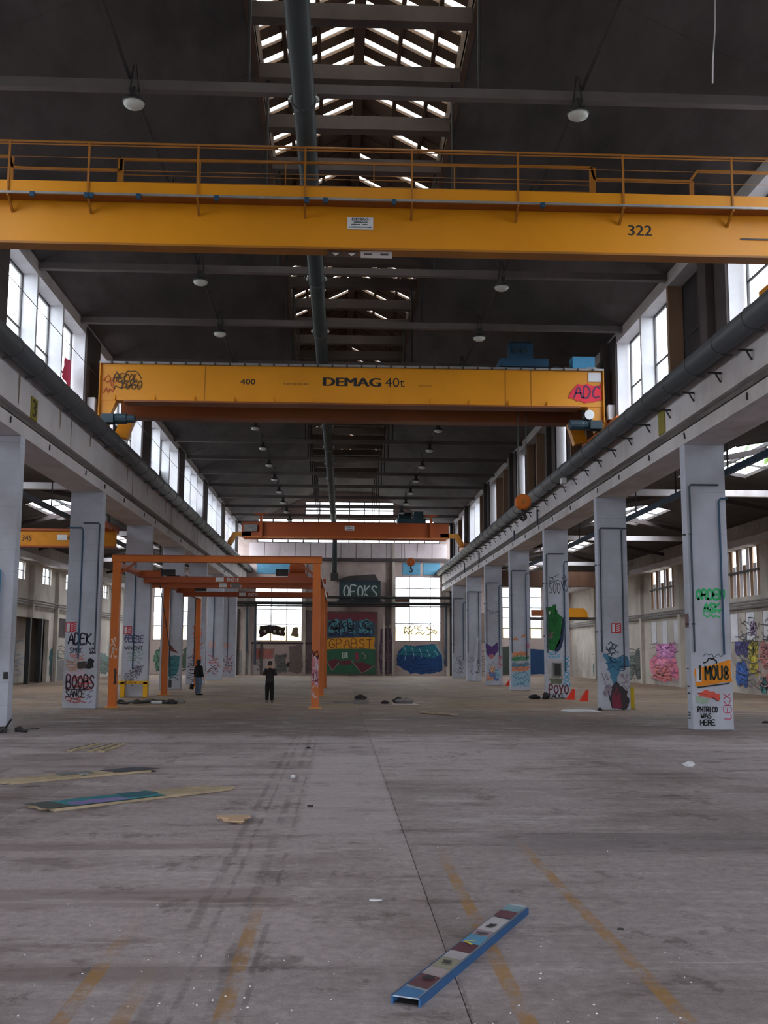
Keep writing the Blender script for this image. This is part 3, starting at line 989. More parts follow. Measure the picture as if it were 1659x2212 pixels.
for s in (-1, 1):
    X, Xo = (XL, XLo) if s < 0 else (XR, XRo)
    for k in range(7):
        y = Y0 + BAY * k
        p = thing('concrete_pillar', TXT[(s, k)], 'pillar', ((X + Xo) / 2, y, 0), group='white concrete pillars')
        PIL[(s, k)] = p
        B().box(X, Xo, y, y + .45, 0, 8.27).build('shaft', 'pillar', p, bevel=.02)
        # conduits on the front
        xa = X + s * (.72 if s < 0 else .96)
        b = B()
        cc = 'dark_pipe' if rnd.random() < .5 else 'blue_pipe'
        zlow = rnd.uniform(1.2, 2.2)
        ztop = rnd.uniform(6.6, 7.2)
        b.tube([(xa, y - .04, zlow), (xa, y - .04, ztop - .1), (xa + s * .06, y - .04, ztop), (Xo + s * .05, y - .04, ztop)], .03, 6)
        b.build('conduit', cc, p)
        if s > 0 or k == 1:
            xb = X + s * .1
            B().tube([(xb, y - .04, 2.2), (xb, y - .04, 7.0), (xb + s * .05, y - .04, 7.05), (xa, y - .05, 7.05)], .028, 6).build('conduit', 'dark_pipe', p)
        if s > 0:
            for z in (3.0, 5.6):
                B().bar((X - .04, y + .22, z), (X + .12, y - .04, z), .06, .05).build('clamp', 'dark', p)
        F_ = Face((X if s > 0 else Xo, y, 0), FWD)
        p_side = Face((X, y + .45, 0), (0, -1, 0)) if s > 0 else Face((X, y, 0), (0, 1, 0))
        W_ = abs(Xo - X)
        BLK, DRK = (26, 24, 30), (44, 34, 62)
        if (s, k) == (1, 0):
            word(F_, 'ORDEN', .2, 3.72, .85, .26, .07, (60, 186, 118), p, .06)
            word(F_, 'ASK', .4, 3.35, .5, .24, .06, (60, 186, 118), p, .06)
            scribble(F_, .35, 3.1, .6, .35, 2, .05, (80, 196, 132), p, 3)
            patch(F_, [(.08, 1.72), (.1, 1.22), (1.16, 1.36), (1.14, 1.98)], (228, 138, 24), p, .015, 2)
            rect(F_, .13, .28, 1.36, 1.74, (206, 210, 224), p, .01, 3)
            b = patch(F_, [(.14, 1.21), (.14, 1.17), (1.05, 1.29), (1.12, 1.34)], (40, 44, 30), p)
            word(F_, 'IMOU8', .2, 1.42, .9, .38, .06, (38, 46, 30), p)
            scribble(F_, .3, 1.88, .5, .14, 1, .04, BLK, p, 9)
            patch(F_, [(.15, 1.05), (.45, 1.14), (.8, 1.0), (.76, .82), (.5, .92), (.2, .95)], (216, 88, 74), p, .03, 7)
            patch(F_, [(.1, .95), (.5, .9), (.45, .74), (.12, .76)], (154, 176, 156), p, .03, 8)
            word(F_, 'PHTRICO', .14, .50, .58, .15, .032, BLK, p)
            word(F_, 'WAS', .22, .33, .32, .13, .032, BLK, p)
            word(F_, 'HERE', .2, .14, .44, .14, .032, BLK, p)
            word(Face((XR + 1.12, y, 0), (0, 0, 1), (-1, 0, 0)), 'LEKX', .3, .02, .75, .2, .025, (196, 66, 106), p)
            scribble(F_, .3, 2.05, .8, .1, 1, .03, (120, 124, 136), p, 12)
            for z in (.3, .38, .46, 1.0, 1.2, 1.7): rect(p_side, .06, .28, z, z + .035, BLK, p, .01, int(z * 50))
            rect(p_side, .05, .36, 2.9, 3.3, (120, 90, 90), p)
        elif (s, k) == (1, 1):
            patch(F_, [(.15, 2.15), (.5, 1.95), (1.1, 2.1), (1.15, 1.7), (.8, 1.5), (.6, .95), (.45, 1.2), (.3, 1.6)], (70, 128, 160), p, .05, 5)
            scribble(F_, .2, 1.5, .9, .6, 4, .035, (40, 92, 128), p, 21)
            scribble(F_, .25, 2.05, .5, .55, 4, .045, (66, 86, 104), p, 22)
            patch(F_, [(.4, .02), (.35, .5), (.42, .9), (.62, 1.1), (.85, .9), (1.05, .75), (1.14, .3), (1.0, .02)], (58, 50, 58), p, .05, 23)
            patch(F_, [(.46, .05), (.5, .6), (.64, .85), (.78, .6), (.82, .05)], (128, 44, 66), p, .04, 24)
            patch(F_, [(.56, .62), (.63, .8), (.72, .62), (.64, .5)], (86, 50, 56), p, .02, 25)
            patch(F_, [(.2, .55), (.42, .6), (.42, .95), (.25, .9)], (150, 136, 150), p, .04, 26)
            scribble(F_, .05, .5, .4, .9, 4, .02, (96, 84, 116), p, 27)
            scribble(F_, .8, .8, .38, .6, 3, .02, (120, 84, 116), p, 28)
        elif (s, k) == (1, 2):
            scribble(F_, .12, 5.5, .72, .55, 3, .035, (70, 70, 76), p, 31)
            word(F_, 'SOO', .2, 5.1, .6, .5, .03, (70, 70, 76), p)
            scribble(F_, .82, 5.2, .36, .8, 3, .035, (80, 80, 86), p, 32)
            patch(F_, [(.04, 2.4), (.02, 4.4), (.25, 4.45), (.5, 4.55), (.58, 4.25), (.85, 3.95), (.82, 3.3), (.7, 2.7), (.42, 2.3)], (18, 104, 44), p, .05, 33)
            patch(F_, [(.42, 2.3), (.7, 2.7), (.82, 3.3), (.85, 3.95), (.92, 3.9), (.9, 3.0), (.72, 2.35), (.5, 2.15)], (34, 50, 82), p, .03, 34)
            patch(F_, [(.08, 3.1), (.4, 3.2), (.3, 2.9), (.1, 2.9)], (110, 96, 92), p, .04, 35)
            rect(F_, .16, .24, 4.05, 4.2, (206, 220, 200), p, .02)
            scribble(F_, .1, 2.6, .6, 1.6, 4, .025, (12, 70, 34), p, 36)
            scribble(F_, .05, 1.95, .75, .28, 3, .05, (112, 176, 214), p, 37)
            word(Face((XR + 1.14, y, 0), (0, 0, 1), (-1, 0, 0)), 'ZOOMAX', .55, .0, 1.5, .26, .045, (58, 166, 208), p)
            rect(F_, .06, .86, .95, 1.85, (188, 186, 190), p, .02, 38)
            rect(F_, .2, .8, .7, .95, (116, 124, 104), p, .05, 39)
            word(F_, 'POYO', .12, .22, 1.0, .42, .06, (108, 36, 48), p)
            word(F_, 'KALKE:', .12, .02, .95, .2, .035, BLK, p)
            c = B().box(XR + .34, XR + .72, y - .2, y, 1.05, 1.72).build('iron_cabinet', 'rubble', p)
            B().box(XR + .38, XR + .68, y - .215, y - .2, 1.1, 1.66).build('cabinet_door', 'dark', c)
        elif (s, k) == (1, 3):
            for i, (z0, z1, c) in enumerate(((2.95, 3.3, (218, 150, 118)), (3.1, 3.35, (214, 160, 130)), (2.0, 2.3, (226, 150, 112)), (1.7, 2.0, (96, 156, 120)), (1.4, 1.66, (110, 140, 158)), (1.15, 1.4, (226, 140, 104)), (.2, 1.1, (150, 190, 212)))):
                patch(F_, [(.08, z0), (1.1, z0 + .05), (1.08, z1), (.12, z1 - .04)] if i > 1 else [(.15 + .5 * i, z0), (.45 + .5 * i, z0), (.4 + .5 * i, z1)], c, p, .06, 40 + i)
            scribble(F_, .1, .25, 1.0, 1.3, 6, .03, (60, 110, 140), p, 48)
            scribble(F_, .1, 1.7, 1.0, .5, 3, .03, (70, 130, 90), p, 49)
            B().box(XR + .9, XR + 1.1, y - .05, y - .01, 2.5, 2.75).build('sign_plate', paint(206, 120, 140), p)
        elif (s, k) == (1, 4):
            patch(F_, [(.06, 2.9), (.0, 2.3), (.2, 1.9), (.55, 1.9), (.88, 2.3), (.85, 2.95), (.6, 2.75), (.42, 2.6), (.2, 2.75)], (94, 64, 132), p, .04, 51)
            patch(F_, [(.2, 2.0), (.3, 2.15), (.55, 2.15), (.6, 1.95), (.35, 1.75)], (190, 120, 130), p, .03, 52)
            scribble(F_, .1, 4.75, 1.0, .45, 3, .03, (110, 110, 116), p, 53)
            for i, c in enumerate(((226, 150, 106), (120, 140, 190), (226, 172, 130), (110, 130, 180), (150, 200, 220))):
                patch(F_, [(.1 + .16 * i, .3 + .2 * (i % 3)), (.5 + .13 * i, .35 + .2 * (i % 3)), (.45 + .12 * i, .85 + .2 * (i % 3)), (.16 + .1 * i, .9 + .2 * (i % 3))], c, p, .07, 54 + i)
            scribble(F_, .1, .3, .95, 1.3, 5, .025, (80, 76, 120), p, 59)
            scribble(F_, .9, 1.3, .25, .8, 3, .03, (206, 70, 80), p, 60)
        elif s > 0:
            scribble(F_, .1, .4, 1.0, 1.6, 5, .03, (90, 92, 110), p, 61 + k)
            scribble(F_, .5, .4, .6, 1.2, 4, .03, (46, 46, 52), p, 64 + k)
        elif (s, k) == (-1, 0):
            B().box(XL - .54, XL - .36, y - .1, y, .02, 4.4).build('blue_channel', paint(74, 140, 184), p)
            rect(F_, .2, .66, .75, 1.35, (60, 168, 206), p, .02, 71)
            scribble(F_, .2, .8, .45, .5, 3, .05, (206, 220, 228), p, 72)
            patch(F_, [(.3, 1.75), (.62, 1.95), (.66, 2.15), (.55, 2.22), (.42, 2.12), (.3, 2.2), (.2, 2.1)], (214, 26, 52), p, .01, 73)
            rect(F_, .1, .66, 2.3, 2.6, (222, 206, 222), p, .03, 75)
            word(F_, 'O', .34, 2.5, .3, .5, .06, BLK, p)
            rect(F_, .1, .66, .1, .7, (168, 206, 222), p, .04, 74)
            B().box(XL - .14, XL - .02, y - .05, y, 1.35, 1.55).build('switch_box', 'dark', p)
            B().tube([(XLo, y - .03, 3.45), (XL - .6, y - .03, 3.45)], .02, 6).build('conduit', 'dark_pipe', p)
        elif (s, k) == (-1, 1):
            word(F_, 'ADEK.', .12, 2.42, 1.12, .38, .06, DRK, p, .05)
            rect(F_, .3, .75, 2.36, 2.39, DRK, p)
            word(F_, 'SMOK', .2, 2.08, .5, .2, .028, DRK, p)
            scribble(F_, .9, 2.05, .28, .25, 2, .03, DRK, p, 81)
            scribble(F_, .1, 1.5, .65, .55, 5, .04, (206, 130, 116), p, 82)
            scribble(F_, .1, 1.35, .6, .5, 4, .04, (186, 150, 116), p, 83)
            patch(F_, [(.52, 1.5), (.86, 1.5), (.86, 1.76), (.52, 1.74)], (64, 58, 54), p, .02, 84)
            patch(F_, [(.86, 1.46), (1.12, 1.5), (1.14, 1.85), (.9, 1.88)], (20, 22, 30), p, .04, 85)
            rect(F_, .1, .8, 1.1, 1.4, (196, 180, 196), p, .04, 86)
            scribble(F_, .2, .72, .95, .45, 4, .05, (206, 96, 96), p, 87)
            word(F_, 'BOOBS', .12, .75, 1.08, .48, .06, (66, 28, 40), p)
            rect(F_, .12, 1.0, .69, .73, (60, 30, 44), p)
            word(F_, 'SANCE', .12, .42, .75, .26, .04, (48, 34, 44), p)
            scribble(F_, .12, .22, .8, .2, 3, .03, (176, 66, 66), p, 88)
            scribble(F_, .9, .2, .28, .5, 4, .025, (120, 110, 150), p, 89)
        elif (s, k) == (-1, 2):
            scribble(F_, .05, 2.55, 1.1, .42, 3, .04, (84, 78, 120), p, 91)
            word(F_, 'OPERE', .08, 2.6, .95, .3, .035, (70, 66, 110), p)
            word(F_, 'WOWENT', .1, 2.25, .9, .16, .03, (60, 58, 66), p)
            scribble(F_, .15, 1.6, .9, .6, 4, .025, (110, 150, 120), p, 92)
            for i in range(5): scribble(F_, .05 + .12 * i, .55 + .16 * i, .55, .4, 3, .022, (70, 64, 76), p, 93 + i)
            word(F_, 'HT', .7, 1.0, .25, .45, .025, (96, 66, 84), p)
            B().box(XLo - .1, XL + .1, y - .26, y - .2, .62, .76).build('guard_rail', paint(236, 178, 26), p)
            for xx in (XLo + .02, XL - .15):
                B().box(xx, xx + .2, y - .26, y - .05, 0, .7).build('guard_post', paint(236, 178, 26), p)
            word(Face((XLo, y - .26, 0), FWD), 'KEAOW', .1, .65, .7, .08, .02, BLK, p)
        elif (s, k) == (-1, 3):
            patch(F_, [(.1, .35), (.15, 2.0), (1.2, 1.9), (1.1, .9), (.6, .7)], (70, 128, 136), p, .08, 101)
            scribble(F_, .1, .5, 1.1, 1.4, 6, .05, (40, 100, 108), p, 102)
            patch(F_, [(.1, 2.15), (.6, 2.55), (1.1, 2.1), (.6, 2.2)], (120, 60, 60), p, .04, 103)
        elif (s, k) == (-1, 4):
            scribble(F_, .3, 1.6, .8, 2.4, 6, .06, (214, 116, 98), p, 105)
            for i in range(5): scribble(F_, .1, .3 + .3 * i, 1.0, .4, 3, .03, (84, 60, 50), p, 106 + i)
        else:
            scribble(F_, .1, .5, 1.0, 1.4, 5, .04, (196, 76, 76), p, 110 + k)
            scribble(F_, .1, .4, 1.0, 1.2, 4, .04, (70, 66, 72), p, 112 + k)
            rect(F_, .2, .7, 2.5, 3.0, (216, 178, 178), p, .02, 114)

# fire-hose signs: red and white plates screwed on the pillars
for n, (x0, x1, y, z0, z1, lab) in enumerate(((-10.43, -10.02, Y0 + BAY, 2.86, 3.23, 'red and white fire-hose plate above the dark violet letters'),
                                             (-10.40, -10.02, Y0 + 2 * BAY, 2.98, 3.36, 'red and white fire-hose plate on the pillar with yellow guard'),
                                             (10.55, 10.93, Y0 + BAY, 2.95, 3.33, 'red and white fire-hose plate above the blue spray cloud'))):
    t = thing('fire_sign', lab, 'sign', ((x0 + x1) / 2, y, z0), group='fire-hose plates')
    B().box(x0, x1, y - .03, y - .005, z0, z1).build('sign_plate', paint(222, 226, 232), t)
    f = Face((x0, y - .03, z0), FWD)
    w, h = x1 - x0, z1 - z0
    for r_ in ((0, w, 0, .03), (0, w, h - .03, h), (0, .03, 0, h), (w - .03, w, 0, h), (w * .38, w * .5, 0, h)):
        rect(f, *r_, (206, 40, 60), t, name='sign_border')
    for q in range(5):
        a = h * q / 5
        patch(f, [(w * .52, a), (w - .02, a + .06), (w - .02, a + .1), (w * .52, a + .045)], (206, 40, 60), t, name='sign_stripe')

# ------------------------------------------------------------------ overhead crane nearest the camera (yellow, walkway railing)
c1 = thing('overhead_crane', 'yellow overhead crane with walkway railing, nameplate and black number 322', 'crane', (0.4, 22.8, 10.4))
XA, XB = -9.6, 10.45
y = 22.8
kw, kf, kr = y / 25.2, 22.45 / 24.5, 23.75 / 27.5


def zz(z, k):
    return 2.1 + (z - 2.1) * k


ZB, ZT_ = zz(12.03, kw), zz(13.12, kw)
B().box(XA, XB, y, y + .34, ZB, ZT_).build('girder', 'yellow', c1, bevel=.01)
B().box(XA, XB, y - .03, y + .37, ZB - .05, ZB).build('bottom_flange', 'yellow_dark', c1)
B().box(XA, XB, y - .04, y + .38, ZT_, ZT_ + .05).build('top_flange', 'yellow_dark', c1)
ZD = zz(12.97, kf)
B().box(XA + .2, XB - .2, 22.43, y - .04, ZD - .04, ZD).build('walkway_deck', 'girder_shade', c1)  # dark orange paints in the shadow strip below the kick plate
B().box(XA + .2, XB - .2, 22.41, 22.44, ZD, zz(13.26, kf)).build('kick_plate', 'yellow', c1)
B().box(XA + .2, XB - .2, y + .38, 23.85, ZT_ - .1, ZT_ - .05).build('walkway_deck', 'steel', c1)
B().bar((XA + .2, 22.38, ZD - .03), (XB - .2, 22.38, ZD - .03), .05, .05).build('cable_rail', 'steel', c1)
for x in (-8.0, -6.12, -3.52, -.95, 1.64, 4.22, 6.8, 9.5):
    x *= kf
    B().bar((x, 22.4, ZD - .1), (x, 22.4, zz(14.24, kf)), .042, .042).build('railing_post', 'yellow_dark', c1)
    B().bar((x, 22.42, ZD - .04), (x, y, ZD - .3), .05, .05).build('bracket', 'yellow_dark', c1)
for z, r in ((14.24, .026), (14.17, .016)):
    B().tube([(XA + .2, 22.4, zz(z, kf)), (XB - .2, 22.4, zz(z, kf))], r, 6).build('railing_bar', 'yellow_dark', c1)
for z in (13.55, 13.85):
    B().tube([(XA + .2, 22.4, zz(z, kf)), (XB - .2, 22.4, zz(z, kf))], .007, 5).build('railing_wire', 'yellow_dark', c1)
yf = 23.75
pts = [(XA / kr, 15.31), (-8.98, 15.30), (-8.9, 15.0), (-8.5, 14.98), (-6.01, 14.97), (-6.01, 15.29), (6.76, 15.37), (6.85, 15.03), (9.5, 15.04), (9.72, 15.34), (XB / kr, 15.33)]
b = B()
for p, q in zip(pts[:-1], pts[1:]):
    b.bar((p[0] * kr, yf, zz(p[1], kr)), (q[0] * kr, yf, zz(q[1], kr)), .06, .06)
b.build('rear_railing', 'yellow_dark', c1)
for x, zt, w in ((-8.93, 15.3, .1), (-6.03, 15.29, .14), (-3.9, 15.3, .025), (-1.6, 15.3, .025), (.8, 15.3, .025), (3.0, 15.33, .025), (6.8, 15.36, .14), (9.55, 15.04, .1)):
    B().bar((x * kr, yf, ZT_ - .1), (x * kr, yf, zz(zt, kr)), w, .06).build('railing_post', 'yellow_dark', c1)
for z in (14.66, 14.86):
    B().tube([(-6.0 * kr, yf, zz(z, kr)), (6.8 * kr, yf, zz(z, kr))], .01, 5).build('railing_wire', 'yellow_dark', c1)
for x in (-9.54, 10.41):
    e = B().box(x - .14, x + .14, y - 1.2, y + 2.2, 10.72, ZB - .06).build('end_truck', 'yellow', c1)
    for yy in (y - .8, y + 1.8):
        B().lathe([(.2, -.08), (.24, -.06), (.24, .06), (.2, .08)], (x, yy, 10.66), 14, 'x').build('wheel', 'dark', e)
for x in (-7.4, -6.12, -6.02, -4.9, -3.05, -.9, -.45, 1.2, 4.8):
    x *= kf
    B().box(x - .05, x + .05, 22.3, 22.4, ZD - .14, ZD - .03).build('cable_trolley', 'hoist_blue', c1)
f1 = Face((0, y, 0), FWD)
B().box(.08 * kw, .72 * kw, y - .03, y, zz(12.5, kw), zz(12.81, kw)).build('name_plate', 'white', c1)
fp = Face((0, y - .03, 0), FWD)
print_text(fp, 'DEMAG', .2 * kw, .6 * kw, zz(12.72, kw), zz(12.79, kw), 'black', c1, .02, 'plate_lettering')
for z, x0, x1 in ((12.67, .24, .58), (12.61, .18, .4), (12.61, .46, .58), (12.54, .12, .68)):
    rect(fp, x0 * kw, x1 * kw, zz(z, kw), zz(z, kw) + .022, (70, 76, 84), c1, .004, 4, 'plate_print')
print_text(f1, '322', 7.11 * kw, 7.7 * kw, zz(12.5, kw), zz(12.77, kw), 'black', c1, .02)
B().box(9.95 * kw, XB, y - .02, y + .01, zz(12.44, kw), zz(12.48, kw)).build('edge_strip', 'recess', c1)
for x0, x1, c in ((-.4, -.02, (60, 44, 40)), (.02, .38, (70, 52, 46)), (.42, 1.2, (176, 168, 168))):
    B().box(x0 * kw, x1 * kw, y + .06, y + .09, ZB - .2, ZB - .05).build('notice_plate', paint(*c), c1)
fz = Face((0, y + .06, 0), FWD)
for x in (-.18, .18): patch(fz, [(x - .09, ZB - .1), (x + .09, ZB - .1), (x, ZB - .17)], (200, 190, 186), c1, name='arrow_mark')
for x in (.55, .92): rect(fz, x - .1, x + .08, ZB - .14, ZB - .1, (60, 50, 50), c1, name='arrow_mark')

# ------------------------------------------------------------------ second crane (yellow, 40 t)
c2 = thing('overhead_crane', 'yellow double-girder overhead crane lettered 40t with blue hoist trolley on top', 'crane', (0.4, 40, 11.5))
XA, XB = -9.22, 10.12
y = 40.0
B().box(XA, XB, y, y + .5, 11.62, 13.04).build('girder', 'yellow', c2, bevel=.01)
B().box(XA - .03, XB + .03, y - .12, y + .62, 13.04, 13.12).build('top_flange', 'steel', c2)
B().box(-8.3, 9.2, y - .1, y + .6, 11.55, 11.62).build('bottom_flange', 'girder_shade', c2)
B().box(-8.95, 9.85, y + 2.6, y + 3.1, 11.6, 13.04).build('rear_girder', 'girder_shade', c2)  # same orange as the front girder, with shade painted in
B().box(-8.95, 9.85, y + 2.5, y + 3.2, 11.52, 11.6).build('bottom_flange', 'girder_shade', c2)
B().box(XA, XB, y + 2.5, y + 3.2, 13.04, 13.12).build('top_flange', 'steel', c2)
for i in range(13):
    x = -8.66 + 1.62 * i * .93
    if x < 9.3:
        B().prism([(x, y, 11.62), (x, y - .1, 11.62), (x, y, 11.85)], (.03, 0, 0)).build('stiffener', 'yellow', c2)
for x in (-5.27, 6.3, 7.3):
    B().box(x, x + .025, y - .012, y + .01, 11.64, 13.03).build('weld_seam', 'yellow_dark', c2)
for i in range(34):
    x = XA + .4 + i * .56
    B().box(x, x + .07, y - .16, y - .1, 13.02, 13.1).build('rail_clip', 'dark', c2)
for s, xe in ((-1, XA), (1, XB)):
    for yy in (y, y + 2.6):
        xi = xe + .0 if yy == y else xe - s * .25
        B().prism([(xi, yy + .02, 11.62), (xi - s * .62, yy + .02, 11.62), (xi - s * .42, yy + .02, 11.1), (xi - s * .3, yy + .02, 10.66), (xi + s * .25, yy + .02, 10.8), (xi + s * .12, yy + .02, 11.1)], (0, .44, 0)).build('gusset', 'yellow', c2)
    B().box(xe - .02, xe + .02, y - .14, y, 11.0, 13.04).build('end_plate', 'yellow', c2)
    xt = -9.54 if s < 0 else 10.41
    e = B().box(xt - .14, xt + .14, y - 1.3, y + 4.4, 10.62, 11.0).build('end_truck', 'orange', c2)
    for yy in (y - .9, y + 4.0):
        B().lathe([(.16, -.08), (.2, -.06), (.2, .06), (.16, .08)], (xt, yy, 10.62), 14, 'x').build('wheel', 'dark', e)
    B().box(xe + s * .12, xe + s * .4, y - .3, y + .1, 11.08, 11.65).build('buffer_box', 'jamb', c2)
    m = B().lathe([(.12, 0), (.2, .04), (.2, .5), (.16, .55), (.16, .8), (.1, .84)], (xe - s * .65 - (.84 if s > 0 else 0), y - .55, 10.78), 12, 'x').build('drive_motor', 'motor', c2, smooth=False)
    B().box(xe - s * .25, xe - s * .7, y - .8, y - .3, 10.6, 10.92).build('gear_case', 'motor', c2)
f2 = Face((0, y, 0), FWD)
print_text(f2, '400', -3.9, -3.34, 12.31, 12.53, 'black', c2, .015)
print_text(f2, 'DEMAG', -.72, 1.47, 12.3, 12.64, 'black', c2, .05)
print_text(f2, '40t', 1.65, 2.4, 12.3, 12.66, 'black', c2, .0)
rb_ = random.Random(4)
for i in range(9):
    rect(f2, -2.25 + .11 * i, -2.25 + .11 * i + .07, 12.33, 12.40, (150, 96, 30), c2, .006, i, 'faded_print')
for i in range(6):
    rect(f2, 2.95 + .09 * i, 2.95 + .09 * i + .06, 12.33, 12.37, (160, 104, 30), c2, .005, i, 'faded_print')
word(f2, 'RECOL', -8.75, 12.35, .95, .3, .035, (52, 40, 28), c2, .25)
word(f2, 'YOGO', -8.5, 12.05, .85, .34, .035, (52, 40, 28), c2, .2)
scribble(f2, -8.8, 11.95, 1.2, .8, 3, .03, (60, 46, 30), c2, 131)
scribble(f2, -9.12, 11.9, .5, .7, 3, .03, (176, 76, 40), c2, 132)
patch(f2, [(8.75, 12.0), (8.95, 12.35), (9.2, 12.55), (9.6, 12.5), (10.05, 12.5), (10.08, 11.9), (9.4, 11.8), (9.0, 11.85)], (220, 44, 66), c2, .05, 133)
word(f2, 'ADC', 8.95, 11.98, 1.05, .44, .07, (92, 40, 82), c2, .1)
B().box(9.55, 10.05, y - .04, y, 12.62, 12.98).build('worn_plate', 'jamb', c2)
# hoist trolley parts on the girders
tr = B().box(6.1, 8.0, y - .05, y + 3.0, 13.18, 13.5).build('trolley_frame', 'hoist_blue', c2)
B().lathe([(.3, 0), (.42, .05), (.42, .85), (.3, .9)], (6.55, y + .7, 13.95), 18, 'x').build('hoist_drum', 'hoist_blue', tr)
B().box(6.5, 7.45, y + .25, y + .6, 13.5, 14.2).build('gear_case', 'hoist_blue', tr)
for x in (6.75, 7.1):
    B().lathe([(.13, 0), (.13, .04)], (x, y + .2, 13.9), 12, 'y').build('cover_cap', 'motor', tr)
B().box(8.98, 9.85, y + .1, y + .7, 13.2, 13.66).build('control_box', 'light_blue', c2)
B().box(9.5, 9.9, y - .02, y + .1, 13.12, 13.2).build('box_foot', 'steel', c2)
for x in (8.2, 8.6): B().box(x, x + .3, y + .1, y + .4, 13.12, 13.24).build('cable_box', 'dark', c2)
for s, x in ((1, 9.45),):
    B().lathe([(.12, 0), (.2, .2), (.21, .3)], (x, y - .5, 11.2), 12, 'y').build('floodlight', 'dark', c2)
    B().lathe([(.19, 0), (.19, .02)], (x, y - .53, 11.2), 12, 'y').build('floodlight_lens', 'white', c2)


def hook_block(label, x, y, z, r, ztop, dx, colour):
    t = thing('hook_block', label, 'crane hook', (x, y, z), group='hanging crane hooks')
    for a in (-dx, dx):
        for b_ in (-.1, .1):
            B().tube([(x + a, y + b_, z + r * .6), (x + a * 1.3, y + b_, ztop)], .012, 5).build('rope', 'dark', t)
    B().lathe([(r * .8, -.16), (r, -.12), (r, .12), (r * .8, .16)], (x, y, z), 24, 'y').build('sheave_cover', colour, t)
    B().lathe([(r * .25, -.2), (r * .25, -.16)], (x, y, z), 12, 'y').build('axle_cap', 'yellow_dark', t)
    pts = [(x, y, z - r * .95), (x, y, z - r * 1.55)]
    for i in range(11):
        a = math.radians(90 - 27 * i)
        pts.append((x + r * .36 * math.cos(a), y, z - r * 1.95 + r * .36 * math.sin(a)))
    rr = [.07] * 2 + [.07 - .003 * i for i in range(11)]
    B().tube(pts, rr, 8).build('hook', 'dark', t, smooth=True)
    return t


hook_block('big orange sheave block and hook hanging from the crane marked 40t', 7.17, 41.4, 8.08, .31, 13.17, .14, 'orange')

# ------------------------------------------------------------------ crane at the far end
c3 = thing('overhead_crane', 'weathered orange overhead crane spanning before the end wall windows', 'crane', (0.6, 88, 11.7))
y = 88.0
XA, XB = -9.0, 9.9
B().box(XA + .8, XB - .9, y, y + .6, 11.72, 12.82).build('girder', 'orange_red', c3)
B().box(XA + .8, XB - .9, y - .1, y + .7, 11.64, 11.72).build('bottom_flange', 'orange', c3)
B().box(XA + .8, XB - .9, y - .1, y + .7, 12.82, 12.9).build('top_flange', 'orange_red', c3)
B().box(XA + .8, XB - .9, y + 2.2, y + 2.8, 11.72, 12.82).build('rear_girder', 'orange_red', c3)
for s, xe in ((-1, XA), (1, XB)):
    B().box((-9.54 if s < 0 else 10.41) - .14, (-9.54 if s < 0 else 10.41) + .14, y - 1, y + 3.6, 10.46, 11.2).build('end_truck', 'orange', c3)
    B().prism([(xe - s * 1.6, y, 11.72), (xe - s * .35, y, 11.72), (xe + s * .05, y, 10.95), (xe + s * .35, y, 10.95), (xe + s * .35, y, 11.3), (xe - s * .1, y, 12.05), (xe - s * 1.6, y, 12.05)], (0, .5, 0)).build('gusset', 'yellow', c3)
    B().bar((xe - s * 2.4, y - .2, 11.7), (xe - s * 2.4, y - .2, 13.6), .22, .22).build('mast', 'orange_red', c3)
    B().bar((xe - s * 2.9, y - .2, 13.55), (xe - s * 1.9, y - .2, 13.55), .14, .14).build('mast_arm', 'orange_red', c3)
B().box(-8.0, -6.9, y - .3, y - .05, 12.1, 12.65).build('control_box', 'rubble', c3)
B().box(.33, 1.11, y - .04, y, 12.25, 12.64).build('name_plate', 'white', c3)
f3 = Face((0, y - .04, 0), FWD)
print_text(f3, 'DEMAG', .42, 1.02, 12.44, 12.58, 'black', c3, .02, 'plate_lettering')
rect(f3, .45, 1.0, 12.32, 12.37, (90, 90, 96), c3, name='plate_print')
t = B().box(4.7, 7.1, y + .2, y + 2.4, 12.95, 13.35).build('trolley_frame', 'motor', c3)
B().box(6.1, 6.9, y + .3, y + .9, 13.35, 13.95).build('hoist_gear', 'motor', t)
B().lathe([(.3, 0), (.36, .05), (.36, 1.1), (.3, 1.15)], (4.85, y + 1.5, 13.65), 14, 'x').build('hoist_drum', 'motor', t)
hook_block('small orange sheave block and hook hanging before the end wall', 5.9, 89.0, 9.75, .36, 12.94, .5, 'orange_red')

# ------------------------------------------------------------------ free-standing orange portal crane
gc = thing('portal_crane', 'orange free-standing light portal crane on slim square posts', 'crane', (-4.9, 42, 0))
PX0, PX1 = -8.72, -.93
ZT = 5.86
for yy in (42.0, 54.2, 66.4):
    for x in (PX0, PX1):
        p = B().box(x - .15, x + .15, yy - .15, yy + .15, .02, ZT - .25 if yy == 42 else 5.4).build('post', 'orange', gc)
        B().box(x - .26, x + .26, yy - .26, yy + .26, 0, .04).build('foot_plate', 'yellow', p)
        f = Face((x - .15, yy - .15, 0), FWD)
        if x == PX1 and yy == 42:
            patch(f, [(.02, 1.0), (.28, .8), (.28, 1.9), (.02, 2.1)], (188, 122, 136), p, .02, 141)
            patch(f, [(.03, 1.05), (.27, 1.0), (.2, 1.4), (.05, 1.3)], (122, 50, 74), p, .03, 142)
            scribble(f, .02, 1.9, .26, .3, 2, .05, (70, 30, 20), p, 143)
            scribble(f, .02, .4, .26, 1.6, 5, .03, (216, 196, 200), p, 144)
        elif yy == 42:
            scribble(f, .02, 1.9, .26, .8, 4, .03, (226, 206, 190), p, 145)
            rect(f, .2, .29, .9, 1.5, (60, 36, 24), p, .02, 146)
B().box(PX0 - .2, PX1 + .2, 41.83, 42.17, ZT - .24, ZT).build('cross_beam', 'orange', gc)
